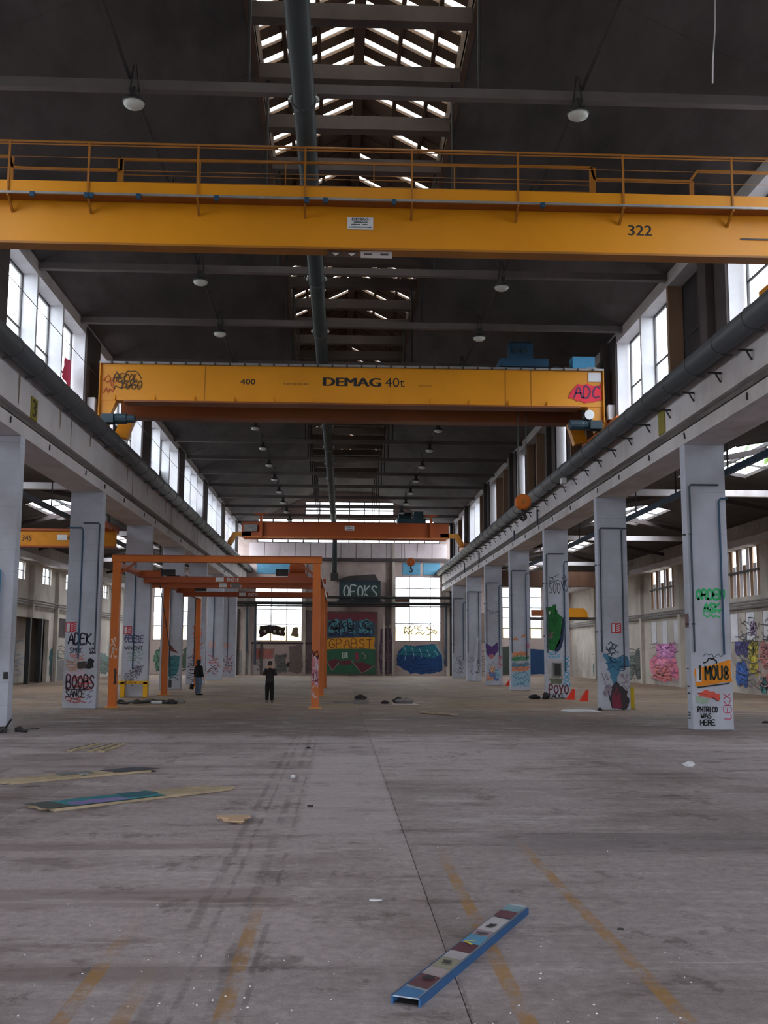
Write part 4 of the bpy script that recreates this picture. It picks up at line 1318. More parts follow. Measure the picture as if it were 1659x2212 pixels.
B().box(PX0 - .2, PX1 + .2, 41.8, 42.2, ZT, ZT + .03).build('cross_beam_flange', 'orange_red', gc)
for yy in (54.2, 66.4):
    B().box(PX0 - .2, PX1 + .2, yy - .14, yy + .14, 5.62, 5.86).build('cross_beam', 'orange_red', gc)
for x in (PX0, PX1):
    B().box(x - .1, x + .1, 42.0, 67.0, 5.4, 5.62).build('runway_rail', 'orange_red', gc)
    B().bar((x, 42, 5.0), (x, 43.2, 5.4), .08, .08).build('knee_brace', 'orange_red', gc)
    B().bar((x, 42.1, 5.1), (x + (.7 if x < -5 else -.7), 42.1, ZT - .24), .08, .08).build('knee_brace', 'orange_red', gc)
for yy, zz in ((47.0, 5.16), (48.4, 5.0), (58.0, 5.12)):
    br = B().box(PX0 + .25, PX1 - .2, yy - .12, yy + .12, zz, zz + .26).build('bridge_beam', 'orange_red', gc)
    B().box(PX0 - .1, PX0 + .9, yy - .25, yy + .25, zz + .2, zz + .5).build('bridge_trolley', 'orange_red', br)
    B().box(PX0 + .9, PX0 + 1.5, yy - .2, yy + .1, zz + .3, zz + .55).build('trolley_motor', 'dark', br)
    B().box(-5.45, -5.1, yy - .15, yy - .12, zz + .04, zz + .22).build('name_plate', 'white', br)
    f = Face((0, yy - .12, 0), FWD)
    print_text(f, 'ENZ1E', -4.95, -4.45, zz + .05, zz + .2, 'white', br, .02)
    if yy > 48 and yy < 50:
        for i in range(3):
            B().box(-4.9 + .5 * i, -4.5 + .5 * i, yy - .15, yy - .12, zz + .02, zz + .22).build('name_plate', 'rubble' if i == 0 else 'orange_red', br)
            print_text(f, ('TDUE', 'COCU', 'BAAN')[i], -4.85 + .5 * i, -4.55 + .5 * i, zz + .06, zz + .18, 'white', br, .02)
h = B().lathe([(.2, 0), (.26, .04), (.26, .66), (.2, .7)], (-2.25, 47.2, 5.78), 16, 'x').build('hoist_drum', 'orange_red', gc)
B().box(-2.3, -1.5, 46.95, 47.45, 5.42, 5.6).build('hoist_frame', 'orange_red', gc)
B().box(-2.85, -2.3, 47.0, 47.4, 5.5, 5.78).build('hoist_motor', 'dark', gc)
B().tube([(-7.9, 46.9, 5.2), (-7.6, 46.9, 3.6), (-7.35, 46.9, 2.2), (-7.3, 46.9, .9)], .022, 5).build('control_cable', 'dark', gc)
B().box(-7.36, -7.24, 46.86, 46.94, .62, .92).build('control_pendant', 'dark', gc)

# ------------------------------------------------------------------ cranes in the aisles
ca = thing('aisle_crane', 'orange aisle crane girder numbered 345 behind the pillars', 'crane', (-15.7, 50, 7.0))
B().box(-20.4, -10.55, 50, 50.4, 7.02, 7.72).build('girder', paint(204, 130, 12), ca)
B().box(-20.4, -10.55, 49.94, 50.46, 7.72, 7.82).build('top_flange', 'orange_red', ca)
B().box(-20.4, -10.55, 49.94, 50.46, 6.96, 7.02).build('bottom_flange', 'orange_red', ca)
for x in (-20.1, -10.9):
    e = B().box(x - .2, x + .2, 48.8, 51.6, 7.75, 8.05).build('end_truck', 'orange_red', ca)
    B().bar((x, 50.2, 8.05), (x, 50.2, 8.5), .1, .1).build('hanger', 'dark', e)
fa = Face((0, 50, 0), FWD)
print_text(fa, '345', -14.84, -14.4, 7.25, 7.5, 'black', ca, .02)
B().box(-13.22, -12.76, 49.97, 50, 7.29, 7.54).build('name_plate', 'white', ca)
print_text(fa, '6', -12.71, -12.5, 7.29, 7.54, 'black', ca, .03)
cb = thing('aisle_crane', 'brown-red aisle crane girder high behind the pillar with green monster shape', 'crane', (17, 80, 7.2))
B().box(11.6, 21.5, 80, 80.5, 7.3, 8.35).build('girder', 'board', cb)
B().box(11.6, 21.5, 79.9, 80.6, 7.22, 7.3).build('bottom_flange', 'board', cb)
for x in (11.8, 21.3):
    B().box(x - .2, x + .2, 78.6, 81.8, 8.0, 8.4).build('end_truck', 'board', cb)
    B().bar((x, 80.2, 8.4), (x, 80.2, 9.75), .12, .12).build('hanger', 'board', cb)
cc_ = thing('jib_hoist', 'amber hoist body on a wall beam beside the aisle windows', 'hoist', (19.5, 88, 5.2))
B().prism([(18.2, 88, 5.2), (20.6, 88, 5.2), (20.5, 88, 5.7), (20.2, 88, 5.95), (18.2, 88, 5.95)], (0, .8, 0)).build('hoist_body', 'yellow', cc_)
B().box(15.8, 22.3, 88.2, 88.6, 4.95, 5.2).build('wall_beam', 'dark_conc', cc_)
B().box(15.9, 18.2, 88.1, 88.5, 5.3, 5.8).build('jib_arm', 'girder_shade', cc_)

# ------------------------------------------------------------------ green duct, lamps, conduits under the roof
gd = thing('roof_duct', 'dark green round duct hung along the roof ties to the end wall', 'duct', (-.9, 8, 13.9))
b = B()
b.tube([(-1.0, -9.8, 13.92), (-.62, 103.6, 13.92), (-.58, 104.3, 13.6), (-.58, 104.4, 9.9)], .24, 16)
b.build('duct_pipe', 'green_pipe', gd, smooth=True)
B().box(-.95, -.2, 104.15, 104.75, 9.2, 9.95).build('duct_box', 'dark', gd)
for i, t in enumerate(TIES):
    if t < 10: continue
    xx = -1.0 + .38 * (t + 9.8) / 113.4
    b = B()
    b.lathe([(.25, -.07), (.27, -.06), (.27, .06), (.25, .07)], (xx, t - .3, 13.92), 16, 'y')
    b.build('duct_flange', 'green_pipe', gd)
    for s in (-1, 1):
        B().lathe([(.03, -.06), (.07, -.03), (.07, .03), (.03, .06)], (xx + s * .27, t - .3, 13.95), 8, 'y').build('clamp', 'zinc', gd)
        B().bar((xx + s * .26, t - .28, 13.95), (xx + s * .26, t - .13, 14.19), .03, .03).build('clamp_strap', 'dark', gd)
ORD = ['first', 'second', 'third', 'fourth', 'fifth', 'sixth', 'seventh', 'eighth', 'ninth', 'tenth', 'eleventh', 'twelfth', 'thirteenth', 'fourteenth', 'fifteenth']
lamp0 = None
for s, x, side in ((-1, -4.55, 'nearer the green duct'), (1, 5.1, 'farther from the green duct')):
    cd = thing('lamp_conduit', f'dark cable conduit carrying the row of lamps {side}', 'conduit', (x, 0, 14.5))
    B().tube([(x + s * .12, -8, 14.47), (x + s * .12, YE - .2, 14.47)], .045, 6).build('conduit_tube', 'dark', cd)
    n = 0
    for t in TIES:
        if t < 20: continue
        lab = f'{ORD[n]} bell-shaped hall lamp along the row {side}'
        loc = (x, t - .16, 13.72)
        if lamp0 is None:
            lamp0 = thing('hall_lamp', lab, 'lamp', loc, 'hanging hall lamps')
            X_, Y_ = loc[0], loc[1]
            B().lathe([(.245, 13.84), (.25, 13.87), (.2, 13.93), (.11, 13.98), (.09, 14.12), (.06, 14.2)], (X_, Y_, 0), 18).build('lamp_shade', 'dark', lamp0)
            B().lathe([(.02, 13.72), (.14, 13.735), (.21, 13.78), (.235, 13.84)], (X_, Y_, 0), 18).build('lamp_glass', 'glass_lamp', lamp0, smooth=True)
            for a in (-.1, .1):
                B().bar((X_ + a, Y_, 14.1), (X_ + a * .25, Y_, 14.72), .025, .03).build('lamp_bracket', 'dark', lamp0)
            B().bar((X_ - .03, Y_, 14.68), (X_ + s * .06, Y_, 14.5), .03, .03).build('lamp_hook', 'dark', lamp0)
        else:
            c = copy_tree(lamp0, loc)
            c['label'] = lab
        n += 1

for s, x, lab in ((-1, -12.1, 'dark blue rail hung lengthwise in the aisle with the numbered crane'), (1, 12.6, 'dark blue rail hung lengthwise in the aisle behind the orange banner pillar')):
    ar = thing('aisle_rail', lab, 'rail', (x, 20, 7.9), group='hung aisle rails')
    B().box(x - .07, x + .07, 16, 100 if s < 0 else 78.4, 7.95, 8.15).build('rail_body', 'dark_pipe' if s < 0 else 'blue_pipe', ar)
    for q in range(16 if s < 0 else 12):
        yy = 17.5 + 5.425 * q
        B().bar((x, yy, 8.15), (x, yy, 9.6 + .15), .05, .05).build('hanger', 'dark', ar)

hw = thing('hanging_wire', 'thin white loose wire dangling from the dark ceiling high above the lamps', 'wire', (7.1, 19, 15.9))
B().tube([(7.25, 19, 15.96), (7.2, 19, 15.0), (7.17, 19, 14.2), (7.1, 19, 13.5), (7.08, 19, 13.05)], .014, 6).build('wire_strand', 'white', hw)

# dark pipe runs and door with its housing on the end wall
pr = thing('pipe_run', 'two dark pipes running across the end wall before the windows', 'pipe', (.8, YE - .5, 6.9))
for z, r in ((7.55, .13), (6.95, .16), (6.68, .07)):
    B().tube([(-10.3, YE - 1.05, z), (12.1, YE - 1.05, z)], r, 8).build('pipe', 'dark', pr)
for x in (-9.6, -6, -2, 4.6, 8, 11):
    B().box(x - .05, x + .05, YE - 1.05, YE - .27, 6.6, 6.68).build('pipe_bracket', 'dark', pr)
for x, z0 in ((-9.0, 2.2), (-8.2, 1.0), (10.4, .9), (11.6, 2.0)):
    B().tube([(x, YE - .4, z0), (x, YE - .4, 7.0)], .12, 8).build('down_pipe', 'dark_pipe', pr)
dh = thing('shutter_housing', 'dark steel housing with pale letters above the painted gate', 'housing', (1.95, YE - .6, 7.2))
B().box(-.1, 3.95, YE - .7, YE - .02, 7.25, 9.2).build('housing_box', 'motor', dh)
B().box(-.3, 4.1, YE - .8, YE - .02, 6.85, 7.25).build('housing_ledge', 'dark', dh)
B().prism([(-.6, YE - .03, 9.2), (3.8, YE - .03, 9.2), (3.4, YE - .03, 9.9), (.8, YE - .03, 9.7)], (0, .02, 0)).build('soot_mark', 'dark_conc', dh)
fh = Face((0, YE - .7, 0), FWD)
rect(fh, .2, 3.8, 7.35, 8.9, (46, 66, 62), dh, .06, 150)
word(fh, 'OEOKS', .3, 7.55, 3.4, 1.15, .13, (176, 190, 190), dh)
gt = struct('door_1', (1.2, YE - .2, 0))
for i in range(5):
    B().box(-1.34 + 1.008 * i + .01, -1.34 + 1.008 * (i + 1) - .01, YE - .16, YE, 0, 6.2).build('door_panel', 'recess', gt)
fg = Face((0, YE - .16, 0), FWD)
rect(fg, -1.2, 3.6, 4.9, 6.1, (120, 58, 70), gt, .12, 151)
rect(fg, -1.3, 3.4, 3.7, 5.3, (54, 82, 100), gt, .1, 152)
for i, x in enumerate((-1.1, .2, 1.9)):
    patch(fg, [(x, 3.9), (x + 1.2, 3.9), (x + 1.25, 4.4), (x + .5, 4.5), (x + 1.3, 5.1), (x + .8, 5.5), (x, 5.3), (x + .05, 4.8)], (84, 144, 158), gt, .05, 153 + i)
    rect(fg, x, x + 1.2, 3.75, 4.1, (36, 56, 96), gt, .06, 156 + i)
    scribble(fg, x, 4.1, 1.2, 1.1, 3, .08, (26, 30, 44), gt, 156 + i)
word(fg, 'SNIS', -1.2, 3.9, 4.4, 1.4, .12, (30, 34, 50), gt)
rect(fg, -1.25, 3.45, 2.55, 3.6, (216, 150, 40), gt, .12, 160)
word(fg, 'GPABST', -1.1, 2.65, 4.4, .85, .09, (128, 76, 30), gt)
rect(fg, -1.3, 3.5, .15, 2.5, (46, 98, 72), gt, .08, 161)
for i, pts in enumerate(([(-1.2, 1.3), (-.6, .5), (-.2, 1.2), (.1, 1.5), (-.5, 1.6)], [(.0, 1.0), (1.2, 1.1), (1.2, 1.5), (0, 1.4)], [(1.3, 1.3), (2.2, .3), (3.3, .9), (2.4, 1.25)])):
    patch(fg, pts, (104, 44, 60), gt, .05, 162 + i)
patch(fg, [(1.5, 1.5), (1.9, 1.4), (1.8, 2.3), (1.5, 2.2)], (136, 56, 76), gt, .05, 165)
for pts in ([(-1.2, 1.35), (-.7, .45), (-.1, 1.2)], [(1.2, 1.4), (2.2, .2), (3.4, .95)], [(2.2, 2.2), (2.6, 1.9), (2.4, 1.6)]):
    b = B(); brush(b, fg, pts, .06, fg.lift()); b.build('graffiti_lettering', paint(180, 140, 150), gt)
word(fg, 'LIB', .3, 1.7, .5, .5, .07, (214, 226, 222), gt)

# murals and tags on the end wall
ew = Face((0, YE, 0), FWD)
patch(ew, [(5.5, 1.0), (5.6, 2.2), (6.4, 3.0), (7.6, 2.85), (9.4, 3.05), (10.0, 2.0), (10.1, .5), (8.9, .2), (7.0, .25)], (28, 72, 128), we, .1, 171)
patch(ew, [(5.6, 1.9), (6.4, 2.95), (7.6, 2.8), (9.4, 3.0), (9.9, 2.0), (8.6, 1.7), (7.1, 2.0)], (36, 118, 136), we, .08, 172)
for i in range(5):
    b = B(); brush(b, ew, smooth_line([(6.3 + .75 * i, 2.8 - .1 * i), (6.5 + .75 * i, 2.2), (6.4 + .8 * i, 1.6 + .1 * i)]), .07, ew.lift()); b.build('graffiti_lettering', paint(150, 196, 214), we)
b = B(); brush(b, ew, smooth_line([(9.4, 3.0), (10.05, 2.0), (10.1, .6)]), .09, ew.lift()); b.build('graffiti_lettering', paint(150, 196, 214), we)
rect(ew, 10.3, 11.3, 1.0, 2.6, (70, 90, 140), we, .1, 173)
rect(ew, 18.0, 21.5, .2, 2.6, (26, 62, 104), we, .1, 271)
rect(ew, 15.6, 17.8, .1, 2.9, (66, 74, 66), we, .1, 272)
rect(ew, 3.95, 5.1, .2, 4.6, (92, 72, 88), we, .1, 174)
scribble(ew, 3.95, .3, 1.1, 3.2, 8, .06, (142, 128, 144), we, 175)
rect(ew, -8.2, -6.4, 1.55, 2.6, (158, 116, 112), we, .08, 176)
word(ew, 'MDUSE', -8.1, 1.75, 1.6, .65, .09, (196, 104, 94), we)
patch(ew, [(-5.2, .75), (-3.6, .7), (-3.5, 1.2), (-5.1, 1.3)], (54, 48, 50), we, .08, 177)
patch(ew, [(-4.9, 2.6), (-4.0, 2.9), (-3.7, 2.2), (-4.3, 2.5)], (64, 52, 54), we, .06, 178)
scribble(ew, -4.9, 1.4, 1.0, 1.2, 4, .07, (72, 56, 60), we, 179)
patch(ew, [(-8.3, .45), (-7.9, .3), (-7.3, .5), (-7.2, 1.2), (-7.9, 1.45), (-8.35, 1.1)], (176, 170, 172), we, .06, 180)
word(ew, 'S', -8.15, .5, .7, .8, .06, (60, 54, 58), we)
scribble(ew, -12, .4, 2.4, 2.2, 6, .07, (116, 128, 136), we, 181)
for i, (x, c) in enumerate(((-18, (90, 130, 110)), (-16.4, (150, 96, 130)), (-15.2, (70, 90, 70)), (-13.8, (120, 100, 96)))):
    blob(ew, x, x + 1.4, .3, 2.6, c, we, 182 + i)
    scribble(ew, x, .4, 1.4, 2.2, 4, .08, (48, 62, 50), we, 186 + i)
patch(ew, [(-17.4, 1.6), (-16.0, 1.4), (-15.6, 2.9), (-16.6, 3.1)], (82, 110, 52), we, .12, 190)

for i, x in enumerate((-9.9, -7.6, -2.6, 4.7, 10.9, 12.4, 13.8, 15.0)):
    B().box(x - .1, x + .1, YE - .12, YE, 0, (6.4, 3.0, 10.9, 9.4, 9.6, 8.2, 6.5, 9.0)[i]).build('wall_strip', ('dark_conc', 'recess')[i % 2], we)
for i, (x0, x1, z0, z1, c) in enumerate(((-3.3, -1.5, .2, 6.3, (112, 98, 98)), (4.5, 5.1, 4.8, 11.0, (120, 104, 98)), (-6.3, -5.2, .3, 2.0, (112, 112, 110)), (-4.9, -3.7, .2, 2.9, (120, 106, 104)), (10.9, 12.2, .1, 1.6, (170, 174, 178)), (-10.3, -8.6, .2, 2.4, (150, 146, 146)), (-12.6, -10.6, 2.6, 6.8, (128, 114, 108)), (11, 15.8, 3.2, 6.2, (126, 110, 104)))):
    rect(ew, x0, x1, z0, z1, c, we, .14, 300 + i, 'stain')
for i, (x0, z0, w, h, c) in enumerate(((-6.2, .4, 1.0, 1.5, (70, 64, 68)), (-3.4, .3, 1.6, 1.8, (86, 66, 84)), (10.3, .3, 1.8, 2.0, (80, 96, 118)), (-12.4, .3, 2.0, 1.8, (60, 66, 70)), (11, .4, 4.5, 2.2, (70, 72, 76)), (5.6, .4, 4.2, 2.0, (20, 44, 92)))):
    scribble(ew, x0, z0, w, h, 6, .05, c, we, 320 + i)

# dark tags on the panes of the end wall windows
wg = Face((0, YE + .18, 0), FWD)
w3 = bpy.data.objects['window_3']
w4 = bpy.data.objects['window_4']
patch(wg, [(-7.9, 3.6), (-7.85, 4.75), (-6.6, 4.85), (-5.35, 4.65), (-5.4, 3.75), (-6.2, 3.95), (-7.2, 4.0)], (44, 32, 26), w3, .08, 191)
for x in (-7.45, -6.5, -5.95): patch(wg, [(x, 4.15), (x + .2, 4.1), (x + .22, 4.35), (x + .03, 4.38)], (214, 204, 184), w3, .03, 192)
patch(wg, [(-4.8, 3.75), (-4.05, 3.7), (-4.1, 4.65), (-4.65, 4.6)], (120, 104, 84), w3, .06, 193)
scribble(wg, -7.6, 4.9, 3.2, .8, 3, .03, (196, 182, 96), w3, 194)
for (x, c) in ((6.2, (214, 186, 60)), (8.4, (226, 196, 110)), (7.2, (232, 210, 140))):
    scribble(wg, x, 4.0, 1.2, 1.0, 3, .08, c, w4, int(x * 10))

# graffiti on the aisle walls
rw = Face((AXR, 0, 0), (0, -1, 0))
lw_ = Face((AXL, 0, 0), (0, 1, 0))
for (y0, y1, z0, z1, c) in ((71.5, 78, .3, 2.4, (226, 120, 150)), (72, 76.5, 1.8, 3.2, (222, 140, 196)), (73, 77.5, .2, 1.3, (228, 116, 112)), (57.6, 59, 1.0, 3.0, (186, 172, 60)),
                            (59, 61, 2.0, 3.4, (74, 70, 122)), (59.2, 61, .3, 1.8, (52, 96, 170)), (55, 57.4, 1.4, 2.9, (170, 106, 100)), (54, 56, .6, 2.1, (72, 132, 142)), (52, 57, .1, 1.4, (160, 92, 96)),
                            (56.5, 57.5, .1, 1.0, (96, 150, 150)), (55, 56, .1, 1.1, (200, 66, 60)), (57.6, 58.6, 3.2, 4.0, (186, 160, 200)), (82, 88, .2, 2.4, (110, 122, 116)), (89, 96, .2, 2.2, (84, 116, 110)), (80, 82, .3, 2.6, (66, 68, 66))):
    blob(rw, -y1, -y0, z0, z1, c, wr, int(y0 * 3))
    blob(rw, -y1 + (y1 - y0) * .2, -y0 - (y1 - y0) * .35, z0 + .3, z1 - .3, tuple(min(255, int(q * 1.18 + 12)) for q in c), wr, int(y0 * 5))
    scribble(rw, -y1, z0 + .1, y1 - y0, z1 - z0 - .1, 4, .035, tuple(int(q * .5) for q in c), wr, int(y0 * 11))
for (y0, y1, z0, z1, c, n) in ((71, 78, .3, 3.0, (140, 80, 130), 8), (53, 61, .3, 3.4, (60, 56, 84), 10), (54, 60, 2.6, 4.2, (56, 52, 58), 5), (80, 96, .3, 2.6, (40, 50, 50), 10), (53, 58, .4, 2.6, (206, 140, 130), 8), (72, 78, .3, 1.6, (236, 170, 170), 6)):
    scribble(rw, -y1, z0, (y1 - y0) * .5, z1 - z0, n, .045, c, wr, int(y0 * 7 + n))
    scribble(rw, -(y0 + y1) / 2, z0, (y1 - y0) * .5, z1 - z0, n, .045, c, wr, int(y0 * 9 + n))
rect(rw, -88, -85, 3.0, 4.5, (176, 160, 106), wr, .1, 199)
for (y0, y1, z0, z1, c) in ((78, 80.5, .2, 2.4, (38, 92, 96)), (84, 86, .1, 1.4, (196, 124, 60)), (87.5, 92, .3, 2.4, (176, 96, 96)), (93, 98, .2, 2.2, (96, 120, 112))):
    blob(lw_, y0, y1, z0, z1, c, wl, int(y0 * 3))
for (y0, y1, z0, z1, c, n) in ((79, 92, 1.2, 2.6, (66, 60, 62), 6), (80, 100, .3, 1.4, (80, 74, 72), 6), (56, 64, .3, 2.2, (60, 72, 80), 6)):
    scribble(lw_, y0, z0, (y1 - y0) * .5, z1 - z0, n, .05, c, wl, int(y0 * 7 + n))
    scribble(lw_, (y0 + y1) / 2, z0, (y1 - y0) * .5, z1 - z0, n, .05, c, wl, int(y0 * 9 + n))
rwf = Face((AXL - 1.3, 0, 0), (0, 1, 0))
scribble(rwf, 66, .3, 11, 2.6, 9, .12, (150, 150, 156), wl, 205)
word(rwf, 'EAFM', 67, .4, 9, 1.9, .2, (170, 170, 178), wl)

# ------------------------------------------------------------------ people
def skin_mesh(verts, edges, radii, name, m, parent, levels=1):
    """One continuous tapering surface grown around a skeleton (world coordinates)."""
    me = bpy.data.meshes.new('s')
    me.from_pydata([tuple(v) for v in verts], edges, [])
    o = bpy.data.objects.new('s', me)
    COL.objects.link(o)
    md = o.modifiers.new('skin', 'SKIN')
    md.use_smooth_shade = True
    for i, r in enumerate(radii):
        sv = me.skin_vertices[0].data[i]
        sv.radius = (r, r) if isinstance(r, (int, float)) else r
        sv.use_root = i == 0
    sb = o.modifiers.new('sub', 'SUBSURF')
    sb.levels = sb.render_levels = levels
    dg = bpy.context.evaluated_depsgraph_get()
    out = bpy.data.meshes.new_from_object(o.evaluated_get(dg))
    bpy.data.objects.remove(o)
    bpy.data.meshes.remove(me)
    b = B()
    b.v = [tuple(v.co) for v in out.vertices]
    b.f = [tuple(p.vertices) for p in out.polygons]
    bpy.data.meshes.remove(out)
    return b.build(name, m, parent, smooth=True)


M['skin'] = mat('skin', rgb(206, 160, 138), 0.6, 0.05, 6)
M['black_cloth'] = mat('black_cloth', rgb(26, 25, 28), 0.95, 0.15, 5)
M['grey_cloth'] = mat('dark_grey_cloth', rgb(48, 45, 45), 0.95, 0.15, 5)
M['denim'] = mat('worn_denim', rgb(96, 112, 136), 0.95, 0.15, 5)
M['shoe'] = mat('worn_shoe', rgb(110, 100, 98), 0.9, 0.2, 6)


def person(label, x, y, rz, arms, top, legs, shoes, headcover, hood):
    t = thing('person', label, 'person', (x, y, 0))
    R = Matrix.Rotation(rz, 3, 'Z')

    def W(p):
        q = R @ Vector(p)
        return (q.x + x, q.y + y, q.z)
    V, E_, Rr = [], [], []

    def v(p, r, parent=None):
        V.append(W(p)); Rr.append(r)
        if parent is not None: E_.append((parent, len(V) - 1))
        return len(V) - 1
    pel = v((0, 0, .95), (.15, .10))
    spi = v((0, .01, 1.14), (.135, .095), pel)
    che = v((0, 0, 1.34), (.15, .10), spi)
    nec = v((0, .005, 1.47), .055, che)
    he0 = v((0, -.01, 1.56), (.068, .078), nec)
    he1 = v((0, -.012, 1.65), (.076, .09), he0)
    v((0, 0, 1.735), (.05, .06), he1)
    v((0, -.112, 1.615), .014, he1)                         # nose
    leg = []
    for s in (-1, 1):
        h = v((s * .09, 0, .88), .095, pel)
        k = v((s * .10, -.015 - .02 * s, .50), .062, h)
        a = v((s * .105, .02, .10), .042, k)
        f = v((s * .115, -.07, .045), .038, a)
        v((s * .125, -.16, .035), .03, f)
        leg.append((h, k, a))
    wr = []
    for i, s in enumerate((-1, 1)):
        sh = v((s * .17, .005, 1.40), .062, che)
        el = v(arms[i][0], .043, sh)
        w = v(arms[i][1], .03, el)
        d = Vector(arms[i][2]).normalized()                  # pointing direction of the hand
        side = Vector(arms[i][3]).normalized()               # across the palm, towards the thumb
        cur = d.cross(side) * (-1 if s > 0 else 1)
        pal = v(Vector(arms[i][1]) + d * .07, (.032, .02), w)
        for q, (off, L) in enumerate(((-.032, .055), (-.011, .068), (.011, .074), (.032, .066))):
            base = Vector(arms[i][1]) + d * .095 + side * off
            b0 = v(base, .0095, pal)
            b1 = v(base + d * L * .55 + cur * .012, .0085, b0)
            v(base + d * L * .85 + cur * .032, .0075, b1)
        tb = v(Vector(arms[i][1]) + d * .045 + side * .04, .0105, pal)
        v(Vector(arms[i][1]) + d * .085 + side * .06, .009, tb)
        wr.append((sh, el, w))
    skin_mesh(V, E_, Rr, 'body', 'skin', t, 2)
    # clothes follow the same skeleton, a little larger
    ps = lambda i: V[i]
    cv = [ps(spi), ps(pel), W((0, 0, .82)), ps(che), W((0, .005, 1.47))]
    ce_ = [(0, 1), (1, 2), (0, 3), (3, 4)]
    cr = [(.19, .145), (.205, .16), (.21, .165), (.195, .145), (.09, .085)]
    for sh, el, w in wr:
        k = len(cv)
        wv = tuple(Vector(V[el]).lerp(Vector(V[w]), .93))
        cv += [V[sh], V[el], wv]
        cr += [.092, .07, .05]
        ce_ += [(3, k), (k, k + 1), (k + 1, k + 2)]
    skin_mesh(cv, ce_, cr, 'jacket', top, t, 2)
    cv, ce_, cr = [W((0, 0, 1.04)), W((0, 0, .86))], [(0, 1)], [(.17, .13), (.175, .135)]
    for h, k_, a in leg:
        k = len(cv)
        cv += [tuple(Vector(V[h]) + Vector((0, 0, -.06))), V[k_], tuple(Vector(V[a]) + Vector((0, 0, -.03)))]
        cr += [.125, .098, .078]
        ce_ += [(1, k), (k, k + 1), (k + 1, k + 2)]
    skin_mesh(cv, ce_, cr, 'trousers', legs, t, 2)
    for s in (-1, 1):
        skin_mesh([W((s * .105, .045, .05)), W((s * .115, -.07, .048)), W((s * .127, -.19, .04))], [(0, 1), (1, 2)], [.052, .05, .04], 'shoe', shoes, t)
    for s in (-1, 1):
        B().lathe([(.004, -.008), (.011, 0), (.004, .008)], W((s * .033, -.098, 1.66)), 8, 'y').build('eye', 'black', t)
    def dome(c, rx, ry, rz, name, cut=-1.0):
        b = B()
        n, m = 14, 9
        for i in range(m + 1):
            a = math.pi / 2 - (math.pi / 2 - math.asin(cut)) * i / m
            for j in range(n):
                q = 2 * math.pi * j / n
                b.v.append(W((c[0] + rx * math.cos(a) * math.cos(q), c[1] + ry * math.cos(a) * math.sin(q), c[2] + rz * math.sin(a))))
        for i in range(m):
            for j in range(n):
                j2 = (j + 1) % n
                b.f.append((i * n + j, i * n + j2, (i + 1) * n + j2, (i + 1) * n + j))
        b.f.append(tuple(m * n + j for j in range(n)))
        b.build(name, headcover, t, smooth=True)
    if hood:
        dome((0, .035, 1.64), .118, .125, .15, 'hood', -.85)
        skin_mesh([W((0, .04, 1.53)), W((0, .04, 1.44))], [(0, 1)], [(.11, .1), (.16, .12)], 'hood_collar', headcover, t)
    else:
        dome((0, .022, 1.685), .093, .108, .092, 'hair', -.35)
        for s in (-1, 1):
            B().lathe([(.01, -.02), (.022, 0), (.01, .02)], W((s * .08, 0, 1.63)), 8, 'z').build('ear', 'skin', t)
    return t


pa = person('person in dark clothes filming with raised hands near the orange posts', -2.98, 46.4, .05,
            [((-.27, -.10, 1.17), (-.10, -.27, 1.49), (.25, -.05, 1), (1, -.2, -.2)), ((.27, -.10, 1.17), (.10, -.27, 1.49), (-.25, -.05, 1), (-1, -.2, -.2))],
            'grey_cloth', 'black_cloth', 'shoe', 'black_cloth', False)
ph = thing('phone', 'small dark phone held up by the filming person', 'phone', (-2.98, 46.06, 1.58))
B().box(-3.06, -2.88, 46.06, 46.072, 1.585, 1.67).build('phone_body', 'black', ph, bevel=.004)
B().lathe([(.008, 0), (.008, .004)], (-3.035, 46.055, 1.65), 8, 'y').build('phone_lens', 'dark', ph)
pb = person('hooded person in black jacket and jeans standing beside orange posts', -7.08, 54.6, 2.5,
            [((-.24, .02, 1.12), (-.26, -.06, .87), (0, -.1, -1), (0, -1, 0)), ((.24, .02, 1.12), (.26, -.03, .86), (0, -.05, -1), (0, -1, 0))],
            'black_cloth', 'denim', 'black_cloth', 'grey_cloth', True)
bg = thing('bag', 'dark shoulder bag hanging low beside the hooded person', 'bag', (-7.42, 54.7, .22))
skin_mesh([(-7.42, 54.7, .42), (-7.44, 54.7, .30), (-7.40, 54.7, .54)], [(0, 1), (0, 2)], [(.15, .1), (.16, .1), (.09, .06)], 'bag_body', 'black_cloth', bg)
B().tube([(-7.46, 54.7, .56), (-7.40, 54.75, .72), (-7.33, 54.8, .8), (-7.36, 54.7, .6)], .012, 6).build('bag_strap', 'black_cloth', bg)


# ------------------------------------------------------------------ boards, litter and debris on the floor
def board_xy(p, q, w, off=0.0):
    """Corner points of a strip of width w from p to q, shifted sideways by off."""
    p, q = Vector((*p, 0)), Vector((*q, 0))
    d = (q - p).normalized()
    s = Vector((-d.y, d.x, 0))
    return p + s * off, q + s * off, d, s


